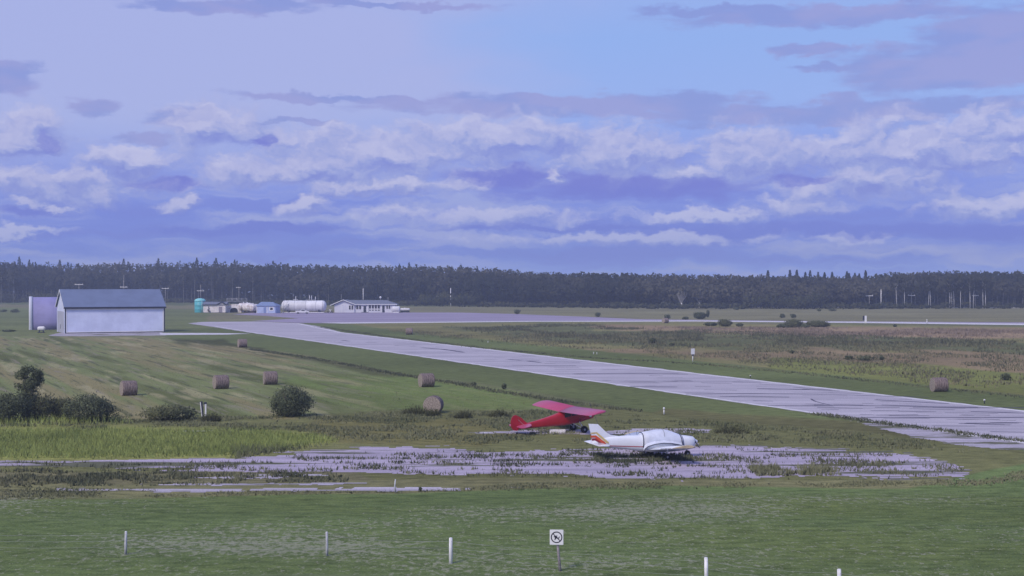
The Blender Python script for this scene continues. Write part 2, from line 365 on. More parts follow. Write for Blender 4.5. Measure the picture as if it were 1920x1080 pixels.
def ground():
    a_f = np.linspace(-0.40, 0.40, 820)
    a_c = np.linspace(0.40, 2 * math.pi - 0.40, 90)[1:-1]
    az = np.concatenate([a_f, a_c]); na = len(az)
    rows = np.concatenate([np.linspace(HY + F * H / 1280.0, 560, 12), np.linspace(560, 1180, 430)[1:], np.array([1400, 2000, 4000, 9000, 30000.])])[::-1]
    dist = F * H / (rows - HY); dist = dist[::-1][::-1]
    nd = len(dist)
    D, A = np.meshgrid(dist, az, indexing='ij')
    # fine columns keep a constant planar depth, coarse ones a constant radius
    X = np.sin(A) * D; Y = np.cos(A) * D
    col, px, py = ground_colour(X, np.where(Y > 0, Y, 50.0))
    # hay-field windrows run with the runway
    cross = X * SY - Y * SX; along = X * SX + Y * SY
    hay = [(-900, 626), (300, 632), (440, 650), (560, 664), (740, 700), (900, 722), (1110, 764), (900, 778), (560, 786), (-900, 786)]
    wh = np.clip(0.5 - (sdf(px, py, hay) + 8 * fbm(X, Y, 8.0, 3, 9.0)) / 12, 0, 1) * (Y > 0)
    st = fbm(cross, along * 0.045, 2.6, 4, 21.0) + 0.5 * fbm(cross, along * 0.02, 9.0, 3, 22.0)
    st2 = fbm(cross, along * 0.10, 1.6, 3, 27.0)
    fade = np.clip(1.0 - (px - 480) / 420.0, 0.25, 1.0)
    hayf = wh * fade
    k = np.clip((st - 0.05) * 4, 0, 1) * wh * fade; k2 = np.clip((-st - 0.08) * 4, 0, 1) * wh * fade; k3 = np.clip((st2 - 0.25) * 5, 0, 1) * wh * fade
    straw = np.array((0.185, 0.165, 0.108)); dark = np.array((0.082, 0.098, 0.045)); pale = np.array((0.27, 0.26, 0.19))
    for kk, cc, s_ in ((k, straw, 0.75), (k2, dark, 0.85), (k3, pale, 0.6)):
        kk = (kk * s_)[..., None]; col = col * (1 - kk) + cc * kk
    lawn = np.clip((py - 920) / 14.0, 0, 1) * (Y > 0)
    # lawn: broad darker and yellower sweeps left by the mower
    s3 = fbm(X * 0.25, Y, 6.0, 4, 31.0)
    low = np.clip((1.15 - np.abs(py - 1050) / 40) , 0, 1) * np.clip(0.5 + (700 - px) / 900, 0, 1)
    col = col * (1 + (0.22 * s3 * lawn))[..., None]
    yel = (np.clip(fbm(X * 0.3, Y, 4.0, 3, 33.0) + 0.1, 0, 1) * lawn * 0.9)[..., None]
    col = col * (1 - yel) + np.array((0.135, 0.180, 0.070)) * yel
    # broad natural variation elsewhere
    v = fbm(X * 0.4, Y * 0.8, 11.0, 5, 41.0); col = col * (1 + 0.32 * v * (1 - 0.7 * lawn) * (1 - 0.5 * wh))[..., None]
    mown = np.zeros(X.shape)
    for zi in (9, 10): mown = np.maximum(mown, np.clip(0.5 - sdf(px, py, ZONES[zi][0]) / 8.0, 0, 1))
    gain = 1 + 0.30 * (1 - lawn) * (1 - mown) * np.where(Y > 0, 1, 0)
    col = np.clip(col * np.array((1.16, 1.10, 0.84)) * gain[..., None], 0.012, 0.6)
    verts = np.zeros((nd * na + 1, 3)); verts[:-1, 0] = X.ravel(); verts[:-1, 1] = Y.ravel()
    i = np.arange(nd - 1)[:, None] * na; j = np.arange(na)[None, :]; j2 = (j + 1) % na
    q = np.stack([i + j, i + j2, i + na + j2, i + na + j], -1).reshape(-1, 4)
    me = npmesh('ground', verts, q)
    # hub of the sheet under the mast (behind and below the picture)
    bm = bmesh.new(); bm.from_mesh(me); bm.verts.ensure_lookup_table(); c = bm.verts[nd * na]
    for k_ in range(na): bm.faces.new((bm.verts[k_], bm.verts[(k_ + 1) % na], c))
    bmesh.ops.recalc_face_normals(bm, faces=bm.faces); bm.to_mesh(me); bm.free()
    full = np.ones((nd * na + 1, 4)); full[:-1, :3] = col.reshape(-1, 3); full[-1, :3] = (0.08, 0.14, 0.06)
    at = me.attributes.new('cover', 'FLOAT_COLOR', 'POINT'); at.data.foreach_set('color', full.astype(np.float32).ravel())
    lw = np.zeros(nd * na + 1); lw[:-1] = lawn.ravel()
    hw = np.zeros(nd * na + 1); hw[:-1] = hayf.ravel(); at = me.attributes.new('hay', 'FLOAT', 'POINT'); at.data.foreach_set('value', hw.astype(np.float32))
    at = me.attributes.new('lawn', 'FLOAT', 'POINT'); at.data.foreach_set('value', lw.astype(np.float32))
    m = bpy.data.materials.new('grassland'); m.use_nodes = True; nt = NT(m.node_tree); b = nt.n['Principled BSDF']
    b.inputs['Roughness'].default_value = 0.95; b.inputs['Specular IOR Level'].default_value = 0.05
    geo = nt.n.new('ShaderNodeNewGeometry'); P = geo.outputs['Position']
    ac = nt.n.new('ShaderNodeAttribute'); ac.attribute_name = 'cover'
    al = nt.n.new('ShaderNodeAttribute'); al.attribute_name = 'lawn'; L = al.outputs['Fac']
    c = ac.outputs['Color']
    n1 = nt.noise(nt.v('MULTIPLY', P, (0.45, 1.0, 1)), 1.6, 5.0, 0.62)
    ah = nt.n.new('ShaderNodeAttribute'); ah.attribute_name = 'hay'
    c = nt.mix(nt.m('SUBTRACT', 1.0, nt.m('MULTIPLY', ah.outputs['Fac'], 0.75)), c, nt.ramp(n1, [(0.28, (0.55, 0.56, 0.5)), (0.5, (1, 1, 1)), (0.74, (1.42, 1.36, 1.3))]), 'MULTIPLY')
    # thin windrow streaks, all running with the runway
    sv = nt.xyz(nt.m('MULTIPLY', nt.v('DOT_PRODUCT', P, (SY, -SX, 0)), 1.0), nt.m('MULTIPLY', nt.v('DOT_PRODUCT', P, (SX, SY, 0)), 0.06))
    s1 = nt.noise(sv, 1.1, 5.0, 0.66); s2 = nt.noise(nt.v('ADD', sv, (31, 7, 0)), 0.9, 4.0, 0.6)
    c = nt.mix(nt.m('MULTIPLY', nt.mr(s1, 0.53, 0.66), nt.m('MULTIPLY', ah.outputs['Fac'], 0.75)), c, (0.27, 0.245, 0.175))
    c = nt.mix(nt.m('MULTIPLY', nt.mr(s2, 0.53, 0.66), nt.m('MULTIPLY', ah.outputs['Fac'], 0.7)), c, (0.075, 0.09, 0.045))
    n2 = nt.noise(P, 9.0, 3.0, 0.6)
    c = nt.mix(1.0, c, nt.ramp(n2, [(0.3, (0.72, 0.74, 0.7)), (0.7, (1.28, 1.26, 1.24))]), 'MULTIPLY')
    # dry clippings lying on the lawn in little rafts
    reg = nt.noise(nt.v('MULTIPLY', P, (0.05, 0.11, 1)), 1.0, 3.0, 0.5)
    cl = nt.noise(nt.v('MULTIPLY', P, (1.5, 1.0, 1)), 1.9, 7.0, 0.80)
    clm = nt.m('MULTIPLY', nt.mr(nt.m('ADD', cl, nt.m('MULTIPLY', nt.m('SUBTRACT', reg, 0.5), 0.5)), 0.55, 0.60), L)
    c = nt.mix(nt.m('MULTIPLY', clm, 0.66), c, (0.35, 0.35, 0.25))
    ln = nt.noise(nt.v('MULTIPLY', P, (0.04, 0.9, 1)), 1.0, 4.0, 0.6)
    c = nt.mix(nt.m('MULTIPLY', nt.mr(ln, 0.56, 0.7), nt.m('MULTIPLY', L, 0.30)), c, (0.19, 0.215, 0.135))
    dk = nt.noise(nt.v('MULTIPLY', P, (0.8, 1.0, 1)), 2.3, 4.0, 0.65)
    c = nt.mix(nt.m('MULTIPLY', nt.mr(dk, 0.60, 0.72), nt.m('MULTIPLY', L, 0.45)), c, (0.04, 0.075, 0.035))
    nt.l.new(c, b.inputs['Base Color'])
    bn = nt.n.new('ShaderNodeBump'); bn.inputs['Strength'].default_value = 0.5; bn.inputs['Distance'].default_value = 0.12
    nt.l.new(nt.noise(P, 3.0, 6.0, 0.7), bn.inputs['Height']); nt.l.new(bn.outputs[0], b.inputs['Normal'])
    link('ground', me, m); bpy.data.objects['ground']['kind'] = 'structure'
ground()

def ragged(poly, step=2.0, amp=0.5, seed=0.0, z=0.0):
    """ground outline from corner points, edges broken up like a worn pavement edge"""
    P = [G(*p) for p in poly]; out = []
    for i, a in enumerate(P):
        b = P[(i + 1) % len(P)]; L = (b - a).length; n = max(1, int(L / step)); nrm = Vector((-(b - a).y, (b - a).x, 0)).normalized()
        for k in range(n):
            q = a.lerp(b, k / n); am = 0 if k == 0 else amp
            q = q + nrm * (am * (mnoise.noise(Vector((q.x * 0.45, q.y * 0.25, seed))) + 0.6 * mnoise.noise(Vector((q.x * 1.7, q.y * 0.9, seed + 5)))))
            out.append((q.x, q.y, z))
    return out
def sheet(name, poly, m, z, step=2.0, amp=0.5, seed=0.0):
    mb = MB(); f = mb.bm.faces.new([mb.bm.verts.new(p) for p in ragged(poly, step, amp, seed, z)])
    bmesh.ops.triangulate(mb.bm, faces=[f])
    o = mb.build(name, m, kind='structure')
    for p in o.data.polygons:
        if p.normal.z < 0: p.flip()
    return o
def worn_sheet(name, poly, m, z, dx=0.12, dy=0.34, wander=16.0, seed=0.0, sx=4.0, sy=0.9):
    """old pavement that breaks up into slivers and islands towards its edge"""
    P = np.array([G(*p)[:2] for p in poly]); lo = P.min(0) - 2; hi = P.max(0) + 2; lo[0] = max(lo[0], -48)
    xs = np.arange(lo[0], hi[0], dx); ys = np.arange(lo[1], hi[1], dy); X, Y = np.meshgrid(xs, ys)
    px = 960 + F * X / Y; py = HY + F * H / Y
    d = sdf(px, py, poly) + wander * (fbm(X, Y * sx / sy, sx, 5, seed) + 0.5 * fbm(X, Y * 2.2, 0.9, 3, seed + 2))
    keep = d < -1.0
    nx = len(xs); j, i = np.nonzero(keep[:-1, :-1] & keep[1:, :-1] & keep[:-1, 1:] & keep[1:, 1:])
    a = j * nx + i; Q = np.stack([a, a + 1, a + nx + 1, a + nx], 1)
    V = np.stack([X.ravel(), Y.ravel(), np.full(X.size, z)], 1); u, inv = np.unique(Q, return_inverse=True)
    V = V[u]; V[:, 0] += (fbm(V[:, 0], V[:, 1], 0.3, 2, seed + 4)) * dx * 0.8
    tag(link(name, npmesh(name, V, inv.reshape(Q.shape)), m), kind='structure')
def gravelmat(name, base, dark, patch=None, patchlim=(0.58, 0.64), streak=(0.06, 1.0), pscale=0.35, stains=0.5, pstretch=(0.35, 1.0)):
    m = bpy.data.materials.new(name); m.use_nodes = True; nt = NT(m.node_tree); b = nt.n['Principled BSDF']
    b.inputs['Roughness'].default_value = 0.9; b.inputs['Specular IOR Level'].default_value = 0.2
    geo = nt.n.new('ShaderNodeNewGeometry'); P = geo.outputs['Position']
    f = nt.noise(nt.v('MULTIPLY', P, (0.12, 0.16, 1)), 1.0, 5.0, 0.6)
    c = nt.mix(nt.m('MULTIPLY', nt.mr(f, 0.38, 0.66), stains), base, dark)
    n2 = nt.noise(P, 7.0, 4.0, 0.7)
    c = nt.mix(1.0, c, nt.ramp(n2, [(0.3, (0.74, 0.74, 0.74)), (0.7, (1.2, 1.2, 1.2))]), 'MULTIPLY')
    n3 = nt.noise(nt.v('MULTIPLY', P, (streak[0], streak[1], 1)), 1.0, 4.0, 0.6)
    c = nt.mix(1.0, c, nt.ramp(n3, [(0.33, (0.78, 0.78, 0.8)), (0.62, (1.12, 1.12, 1.12))]), 'MULTIPLY')
    if patch:
        g = nt.noise(nt.v('MULTIPLY', P, (pstretch[0], pstretch[1], 1)), pscale, 7.0, 0.66)
        px_, _, _ = nt.sep(P)      # the slab is more broken and overgrown towards its east end
        g = nt.m('ADD', g, nt.m('ADD', nt.mr(px_, 14, 30, 0, 0.055), nt.mr(px_, -12, -30, 0, 0.05)))
        gp = nt.mr(g, patchlim[0], patchlim[1])
        gc = nt.mix(nt.noise(P, 2.0, 4.0, 0.6), tuple(q * 0.55 for q in patch), tuple(q * 1.35 for q in patch))
        c = nt.mix(gp, c, gc)
    nt.l.new(c, b.inputs['Base Color'])
    bn = nt.n.new('ShaderNodeBump'); bn.inputs['Strength'].default_value = 0.35; bn.inputs['Distance'].default_value = 0.04
    nt.l.new(nt.noise(P, 6.0, 5.0, 0.7), bn.inputs['Height']); nt.l.new(bn.outputs[0], b.inputs['Normal'])
    return m
M_RUN = gravelmat('worn_asphalt', (0.50, 0.465, 0.50), (0.42, 0.39, 0.43), None, streak=(0.03, 0.35), stains=0.6)
M_TAR = mat('tar_seal', (0.075, 0.068, 0.10), 0.7)
M_EDGE = mat('pale_edge_gravel', (0.68, 0.66, 0.66), 0.9, var=0.15, vscale=1.0)
M_TAXI = gravelmat('apron_asphalt', (0.36, 0.31, 0.40), (0.33, 0.28, 0.37), None, streak=(0.02, 0.1), stains=0.6)
M_OLD = gravelmat('broken_concrete', (0.48, 0.42, 0.50), (0.36, 0.32, 0.39), (0.13, 0.135, 0.075), (0.535, 0.58), pscale=0.42, pstretch=(0.13, 1.0))
M_GRV = gravelmat('thin_gravel', (0.50, 0.46, 0.51), (0.36, 0.33, 0.35), (0.15, 0.15, 0.09), (0.56, 0.62), pscale=0.5, pstretch=(0.25, 1.0))

# runway with tar lines and pale gravel edges, one object
def runway():
    mb = MB()
    up = [(352, 606.5), (380, 603.6), (470, 602.8), (560, 606), (600, 612), (640, 623)]
    def up_e(x): return 623 + 0.1149 * (x - 640)
    def lo_e(x): return 648 + 0.1437 * (x - 640)
    poly = up + [(x, up_e(x)) for x in (900, 1200, 1500, 1920, 2600)] + [(x, lo_e(x)) for x in (2600, 1920, 1500, 1200, 900, 640)] + [(480, 625.5), (400, 613)]
    f = mb.bm.faces.new([mb.bm.verts.new(p) for p in ragged(poly, 1.2, 0.45, 3.0, 0.012)]); bmesh.ops.triangulate(mb.bm, faces=[f])
    def strip(pts, w, mi, z=0.016, wob=0.0, seed=0):
        P = [G(*p) for p in pts]; Q = []
        for a, b in zip(P, P[1:]):
            n = max(2, int((b - a).length / 1.2))
            for k in range(n): Q.append(a.lerp(b, k / n))
        Q.append(P[-1]); L = []; Rr = []
        for i, q in enumerate(Q):
            d = (Q[min(i + 1, len(Q) - 1)] - Q[max(0, i - 1)]).normalized(); nn = Vector((-d.y, d.x, 0))
            o = nn * wob * mnoise.noise(Vector((q.x * 0.15, q.y * 0.15, seed))); ww = w * (0.75 + 0.5 * mnoise.noise(Vector((q.x * 0.8, q.y * 0.8, seed + 9))))
            a_ = q + o + nn * ww; b_ = q + o - nn * ww
            L.append(mb.bm.verts.new((a_.x, a_.y, z))); Rr.append(mb.bm.verts.new((b_.x, b_.y, z)))
        for i in range(len(Q) - 1):
            g = mb.bm.faces.new((L[i], L[i + 1], Rr[i + 1], Rr[i])); g.material_index = mi
    e = 0.55
    strip([(390, 604.6), (470, 603.4), (558, 606.8), (640, up_e(640) + 1)] + [(x, up_e(x) + 1.2) for x in (900, 1200, 1500, 1920, 2500)], e, 2, wob=0.15, seed=1)
    strip([(x, lo_e(x) - 1.2) for x in (2500, 1920, 1500, 1200, 900, 640)] + [(480, 624.3), (405, 612)], e * 0.7, 2, wob=0.15, seed=2)
    rr = random.Random(5)
    # long tar-sealed joints as seen on the near half
    for pts in ([(1080, 701.5), (1200, 700.5), (1290, 702)], [(1180, 725.5), (1270, 726)], [(1285, 739.5), (1400, 738), (1560, 740), (1740, 745)],
                [(1440, 761), (1560, 760.5), (1700, 762), (1850, 764), (1920, 765)], [(1600, 784), (1700, 783), (1830, 784), (1920, 783)],
                [(1350, 744), (1480, 745)], [(1420, 729), (1520, 731)], [(1640, 750), (1700, 753), (1780, 757)], [(1523, 748), (1530, 753), (1545, 757.5), (1556, 759.5)],
                [(955, 674), (978, 676)], [(990, 677), (1015, 680)], [(960, 685), (1080, 686)], [(1075, 701.5), (1100, 701)], [(790, 652), (830, 655), (868, 661)],
                [(640, 638), (655, 640)], [(740, 648), (780, 649)], [(1820, 772), (1920, 775)]):
        strip(pts, (0.13 if pts[0][0] == 1523 else 0.34 if pts[0][1] > 735 else 0.45), 1, 0.018, 0.25, rr.random() * 50)
    for _ in range(110):
        x = rr.uniform(560, 1880); y = rr.uniform(up_e(x) + 4, lo_e(x) - 4); w = rr.uniform(15, 70) * (y - HY) / 160
        x2 = x + w; y2 = y + rr.uniform(-0.5, 2.2) * (w / 60)
        if y2 < up_e(x2) + 3: y2 = up_e(x2) + 3
        if y2 > lo_e(x2) - 2: continue
        strip([(x, y), (x2, y2)], rr.uniform(0.10, 0.26), 1, 0.017 + rr.random() * 0.0008, 0.3, rr.random() * 50)
    mb.build('runway', [M_RUN, M_TAR, M_EDGE], kind='structure')
runway()
sheet('taxiway_apron', [(436, 589.3), (470, 586.6), (640, 586), (860, 586), (960, 588.5), (1100, 594), (1200, 598.5), (1500, 602), (1920, 604.5), (2400, 608),
                        (2400, 612.5), (1920, 609.5), (1600, 605.2), (1300, 602.5), (1150, 603), (1000, 603), (800, 605), (640, 606.5), (556, 605.4), (470, 602), (560, 597), (500, 592.5)], M_TAXI, 0.006, 4, 0.3, 1)
for pts, nm in (([(640, 606.7), (800, 605.2), (1000, 603.2), (1150, 603.2), (1300, 602.7), (1600, 605.4), (1920, 609.7), (2400, 612.7), (2400, 610.6), (1920, 606.9), (1600, 603.2), (1300, 600.9), (1150, 601.6), (1000, 601.8), (800, 603.4), (600, 605.0)], 'taxiway_edge'),):
    sheet(nm, pts, M_EDGE, 0.010, 3, 0.35, 4)
sheet('hangar_road', [(300, 628.4), (300, 624.2), (400, 624.4), (470, 625.4), (424, 627.4), (360, 627.8)], mat('pale_concrete', (0.62, 0.60, 0.62), 0.9, var=0.15, vscale=0.6), 0.010, 3, 0.25, 8)
sheet('hangar_forecourt', [(90, 629), (112, 624), (304, 622), (310, 628.8), (200, 630.3), (110, 630.6)], M_GRV, 0.004, 2, 0.5, 9)
worn_sheet('old_apron', [(-600, 866), (0, 864), (150, 866), (300, 862), (440, 863), (455, 855), (520, 849), (600, 844), (690, 836), (850, 837), (900, 848), (1000, 843), (1100, 841), (1300, 833), (1450, 835), (1560, 842),
                    (1700, 850), (1765, 862), (1830, 884), (1812, 897), (1700, 900), (1500, 897), (1350, 902), (1180, 899), (1060, 892), (900, 892), (720, 888), (600, 886), (440, 886), (300, 881), (150, 878), (0, 874), (-600, 872)], M_OLD, 0.006, wander=25, seed=11, sx=5.0, sy=0.65)
worn_sheet('old_apron', [(-700, 860), (0, 862), (150, 864), (300, 860), (480, 860), (520, 868), (500, 884), (440, 881), (300, 878), (150, 876), (0, 873), (-700, 872)], M_OLD, 0.009, wander=8, seed=31, sx=5.0, sy=0.6)
worn_sheet('old_track', [(90, 921), (110, 915), (250, 915), (480, 917), (760, 913), (1000, 912), (1000, 916), (780, 922), (400, 924)], M_GRV, 0.008, wander=12, seed=12, sx=5.0, sy=0.5)
worn_sheet('old_track', [(210, 912), (260, 907), (420, 905), (640, 904), (720, 907), (600, 911), (400, 912)], M_GRV, 0.011, wander=9, seed=14, sx=4.0, sy=0.5)
worn_sheet('old_track', [(340, 897), (420, 892), (480, 888), (620, 890), (560, 897), (440, 900)], M_GRV, 0.009, wander=12, seed=19, sx=3.0, sy=0.6)
worn_sheet('gravel_patch', [(868, 811), (960, 808), (1050, 804), (1130, 808), (1200, 803), (1300, 803), (1336, 806), (1330, 812), (1200, 817), (1050, 815), (900, 813)], M_GRV, 0.007, wander=7, seed=13, sx=4.0, sy=1.2)
worn_sheet('gravel_verge', [(1590, 788), (1660, 794), (1780, 808), (1900, 824), (2050, 846), (2050, 860), (1880, 843), (1820, 839), (1700, 818)], M_GRV, 0.005, wander=10, seed=14, sx=5.0, sy=1.5)
sheet('far_track', [(1330, 576.2), (1500, 575.2), (1760, 576.2), (2300, 578), (2300, 579), (1760, 577.2), (1500, 576.4)], M_EDGE, 0.006, 6, 0.5, 15)
M_CON = mat('concrete', (0.6, 0.58, 0.58), 0.9, var=0.12)
for (a, b, y0, y1) in ((337, 402, 807.3, 809.8), (1060, 1090, 809, 810.5), (896, 925, 810.5, 812.5)):
    sheet('concrete_remnant', [(a, y1 - 0.4), (a + 8, y0 + 0.5), (b - 10, y0), (b, y0 + 0.6), (b - 12, y1 - 0.9), (a + 12, y1)], M_CON, 0.012, 0.8, 0.35, a)
# ------------------------------------------------------------------ buildings
M_SID = mat('white_steel_siding', (0.66, 0.67, 0.74), 0.55, 0.4, var=0.06, vscale=0.5)
def ribbed(name, col, rough=0.45, metal=0.0, freq=3.2, axis='X', depth=0.5):
    m = mat(name, col, rough, 0.4, metal, var=0.07, vscale=0.35); nt = NT(m.node_tree); b = nt.n['Principled BSDF']
    tc = nt.n.new('ShaderNodeTexCoord'); w = nt.n.new('ShaderNodeTexWave'); w.bands_direction = axis; w.inputs['Scale'].default_value = freq / 6.283 * 2
    w.inputs['Distortion'].default_value = 0.0
    nt.l.new(tc.outputs['Object'], w.inputs['Vector'])
    bn = nt.n.new('ShaderNodeBump'); bn.inputs['Strength'].default_value = depth; bn.inputs['Distance'].default_value = 0.03
    nt.l.new(w.outputs['Fac'], bn.inputs['Height']); nt.l.new(bn.outputs[0], b.inputs['Normal']); return m
M_WALL = ribbed('ribbed_white_wall', (0.70, 0.75, 0.96))
M_ROOF = ribbed('ribbed_grey_roof', (0.16, 0.20, 0.31), 0.5)
M_GALV = ribbed('galvanised_sheet', (0.25, 0.24, 0.47), 0.6, 0.0, 5.0)
M_TRIMD = mat('dark_trim', (0.03, 0.035, 0.06), 0.6)
M_TRIMW = mat('white_trim', (0.82, 0.82, 0.84), 0.6)
M_DOOR = mat('grey_door', (0.30, 0.27, 0.33), 0.7)
M_GLASS = mat('dark_glass', (0.02, 0.022, 0.04), 0.15, 0.6)
M_CREAM = mat('pale_plaster', (0.80, 0.75, 0.75), 0.85, var=0.12, vscale=0.8)
M_BLUE = mat('pale_blue_siding', (0.42, 0.50, 0.72), 0.7, var=0.1, vscale=0.8)
M_SHIN = mat('grey_shingles', (0.17, 0.19, 0.25), 0.9, var=0.2, vscale=3)
M_BSHIN = mat('blue_metal_roof', (0.20, 0.27, 0.44), 0.6, var=0.1)
M_TANK = mat('weathered_white_tank', (0.78, 0.78, 0.80), 0.5, 0.4, var=0.16, vscale=0.35, stretch=(1, 1, 0.4))
M_TEAL = mat('teal_plastic', (0.10, 0.46, 0.53), 0.45, 0.4, var=0.08, vscale=0.6)
M_BLK = mat('black_rubber_and_shade', (0.012, 0.012, 0.016), 0.8)
M_STEEL = mat('grey_steel', (0.40, 0.40, 0.44), 0.5, 0.5, 0.4)
M_RUST = mat('rusty_cream', (0.50, 0.42, 0.40), 0.8, col2=(0.90, 0.88, 0.88), vscale=1.1)

def hangar():
    Wd, Dp, E, Rg = 22.2, 13.5, 5.9, 9.7
    p = G(122, 625.2)
    o = empty('hangar', p, math.radians(25), label='large white steel hangar with plain long wall and blue-grey gable roof', cat='hangar')
    # x along the long front wall, y away from the camera
    m = MB(); m.poly([(0, 0, 0), (0, Dp, 0), (0, Dp, E), (0, Dp / 2, Rg), (0, 0, E)], (Wd, 0, 0)); m.build('wall', M_WALL, o)
    m = MB(); ov = 0.35; s = (Rg - E) / (Dp / 2)
    for sg in (0, 1):
        y0 = -ov if sg == 0 else Dp + ov; z0 = E - ov * s + 0.06
        m.poly([(-ov, y0, z0), (Wd + ov, y0, z0), (Wd + ov, Dp / 2, Rg + 0.06), (-ov, Dp / 2, Rg + 0.06)], (0, 0, 0.16))
    m.build('roof', M_ROOF, o)
    m = MB(); m.box(-0.36, Wd + 0.36, -0.47, -0.36, E - 0.36, E + 0.02)
    m.box(-0.08, 0.16, -0.10, -0.02, 0, E - 0.3); m.box(Wd - 0.14, Wd + 0.10, -0.10, -0.02, 0, E - 0.3)
    m.box(0.2, Wd - 0.2, -0.05, -0.012, 0.0, 0.16); m.build('trim', M_TRIMD, o)
    m = MB(); m.box(0.17, 0.42, -0.055, -0.015, 0.2, E - 0.6); m.box(Wd - 0.40, Wd - 0.15, -0.055, -0.015, 0.2, E - 0.6)
    m.box(0.42, Wd - 0.40, -0.055, -0.015, E - 0.62, E - 0.40); m.box(0.42, Wd - 0.40, -0.055, -0.015, 0.17, 0.36)
    for sg in (0, 1):
        y0 = -ov if sg == 0 else Dp + ov
        a = Vector((-ov - 0.05, y0, E - ov * s - 0.15)); b = Vector((-ov - 0.05, Dp / 2, Rg - 0.12))
        m.poly([a, b, b + Vector((0, 0, 0.34)), a + Vector((0, 0, 0.34))], (0.045, 0, 0))
    m.build('white_edging', M_TRIMW, o)
    d = MB().box(-0.10, -0.012, 1.6, Dp - 1.6, 0.05, 4.9).build('sliding_door', ribbed('door_sheet', (0.47, 0.48, 0.57), axis='Y'), o)
    MB().box(-0.16, -0.10, Dp / 2 - 0.1, Dp / 2 + 0.1, 0.9, 1.9).build('handle', M_TRIMD, d)
hangar()

def quonset():
    p = G(57, 618.5)
    o = empty('quonset_hut', p, math.radians(18), label='arched galvanised metal hut half hidden behind the white hangar', cat='hut')
    L, Wd, Hh = 13.0, 10.0, 7.9
    def arch(x, grow=0.0):
        pts = []
        for k in range(25):
            t = math.pi * k / 24; y = Wd / 2 - (Wd / 2 + grow) * math.cos(t); z = (Hh + grow) * (math.sin(t) ** 0.72)
            pts.append((x, y, z))
        return pts
    MB().rings([arch(0), arch(L)], cap=True).build('shell', M_GALV, o)
    m = MB(); A, B, C, D = arch(-0.35, 0.18), arch(0.45, 0.18), arch(0.45, 0.02), arch(-0.35, 0.02)
    m.rings([A, B, C, D, A], cap=False, closed=False); m.build('arch_rim', M_TRIMW, o)
    m = MB(); m.poly([(q[0] + 0.28, q[1], q[2]) for q in arch(-0.35, -0.04)], (0.03, 0, 0)); e = m.build('end_wall', mat('weathered_end_sheet', (0.35, 0.34, 0.38), 0.7, var=0.2), o)
    MB().box(-0.16, -0.09, 2.6, 7.4, 0, 4.4).build('end_door', M_DOOR, o)
quonset()

def capsule(m, L, r, z, mi=0, bulge=0.55, seg=18, x0=0.0, y=0.0):
    rg = []
    for t in (0, 0.25, 0.5, 0.75, 1.0):
        a = t * math.pi / 2; rg.append((x0 + r * bulge * (1 - math.sin(a)), max(0.02, r * math.sin(a))) if t else (x0, 0.02))
    rg = [(x0 + r * bulge * (1 - math.cos(t * math.pi / 2)), max(0.02, r * math.sin(t * math.pi / 2))) for t in (0, .2, .4, .6, .8, 1)]
    rg += [(2 * x0 + L - q, w) for q, w in rg[::-1]]
    m.rings([[(x, y + w * math.cos(a), z + w * math.sin(a)) for a in (2 * math.pi * k / seg for k in range(seg))] for x, w in rg], mi=mi)

# small white tank at the quonset hut
p = G(70, 624.0); o = empty('small_tank', p, 0.1, label='small rounded white tank on a dark skid beside the arched hut', cat='tank')
m = MB(); capsule(m, 1.75, 0.52, 0.95, bulge=0.8); m.build('shell', M_TANK, o)
m = MB(); m.box(0.1, 1.65, -0.4, -0.25, 0, 0.14); m.box(0.1, 1.65, 0.25, 0.4, 0, 0.14); m.box(0.35, 0.5, -0.38, 0.38, 0.14, 0.5); m.box(1.25, 1.4, -0.38, 0.38, 0.14, 0.5); m.build('skid', M_TRIMD, o)

# teal water tank
p = G(373, 586.2, 0); p.y += 2; o = empty('water_tank', p, 0, label='tall teal plastic water tank with a paler domed lid', cat='tank')
def disc(r, z, n=28): return [(r * math.cos(2 * math.pi * k / n), r * math.sin(2 * math.pi * k / n), z) for k in range(n)]
MB().rings([disc(2.05, 0), disc(2.1, 0.1), disc(2.1, 1.3), disc(2.13, 1.36), disc(2.1, 1.42), disc(2.1, 2.8), disc(2.13, 2.86), disc(2.1, 2.92), disc(2.1, 4.4)]).build('tank_body', M_TEAL, o)
MB().rings([disc(2.18, 4.42), disc(2.18, 4.62), disc(1.95, 5.0), disc(1.4, 5.35), disc(0.6, 5.55), disc(0.3, 5.58)]).build('dome', mat('pale_teal', (0.25, 0.66, 0.66), 0.4), o)
MB().rings([disc(0.4, 5.56, 12), disc(0.4, 5.72, 12)]).build('hatch', M_TRIMD, o)
MB().tube([(1.2, -2.12, 0), (1.2, -2.12, 4.5)], 0.06).build('pipe', M_TRIMW, o)

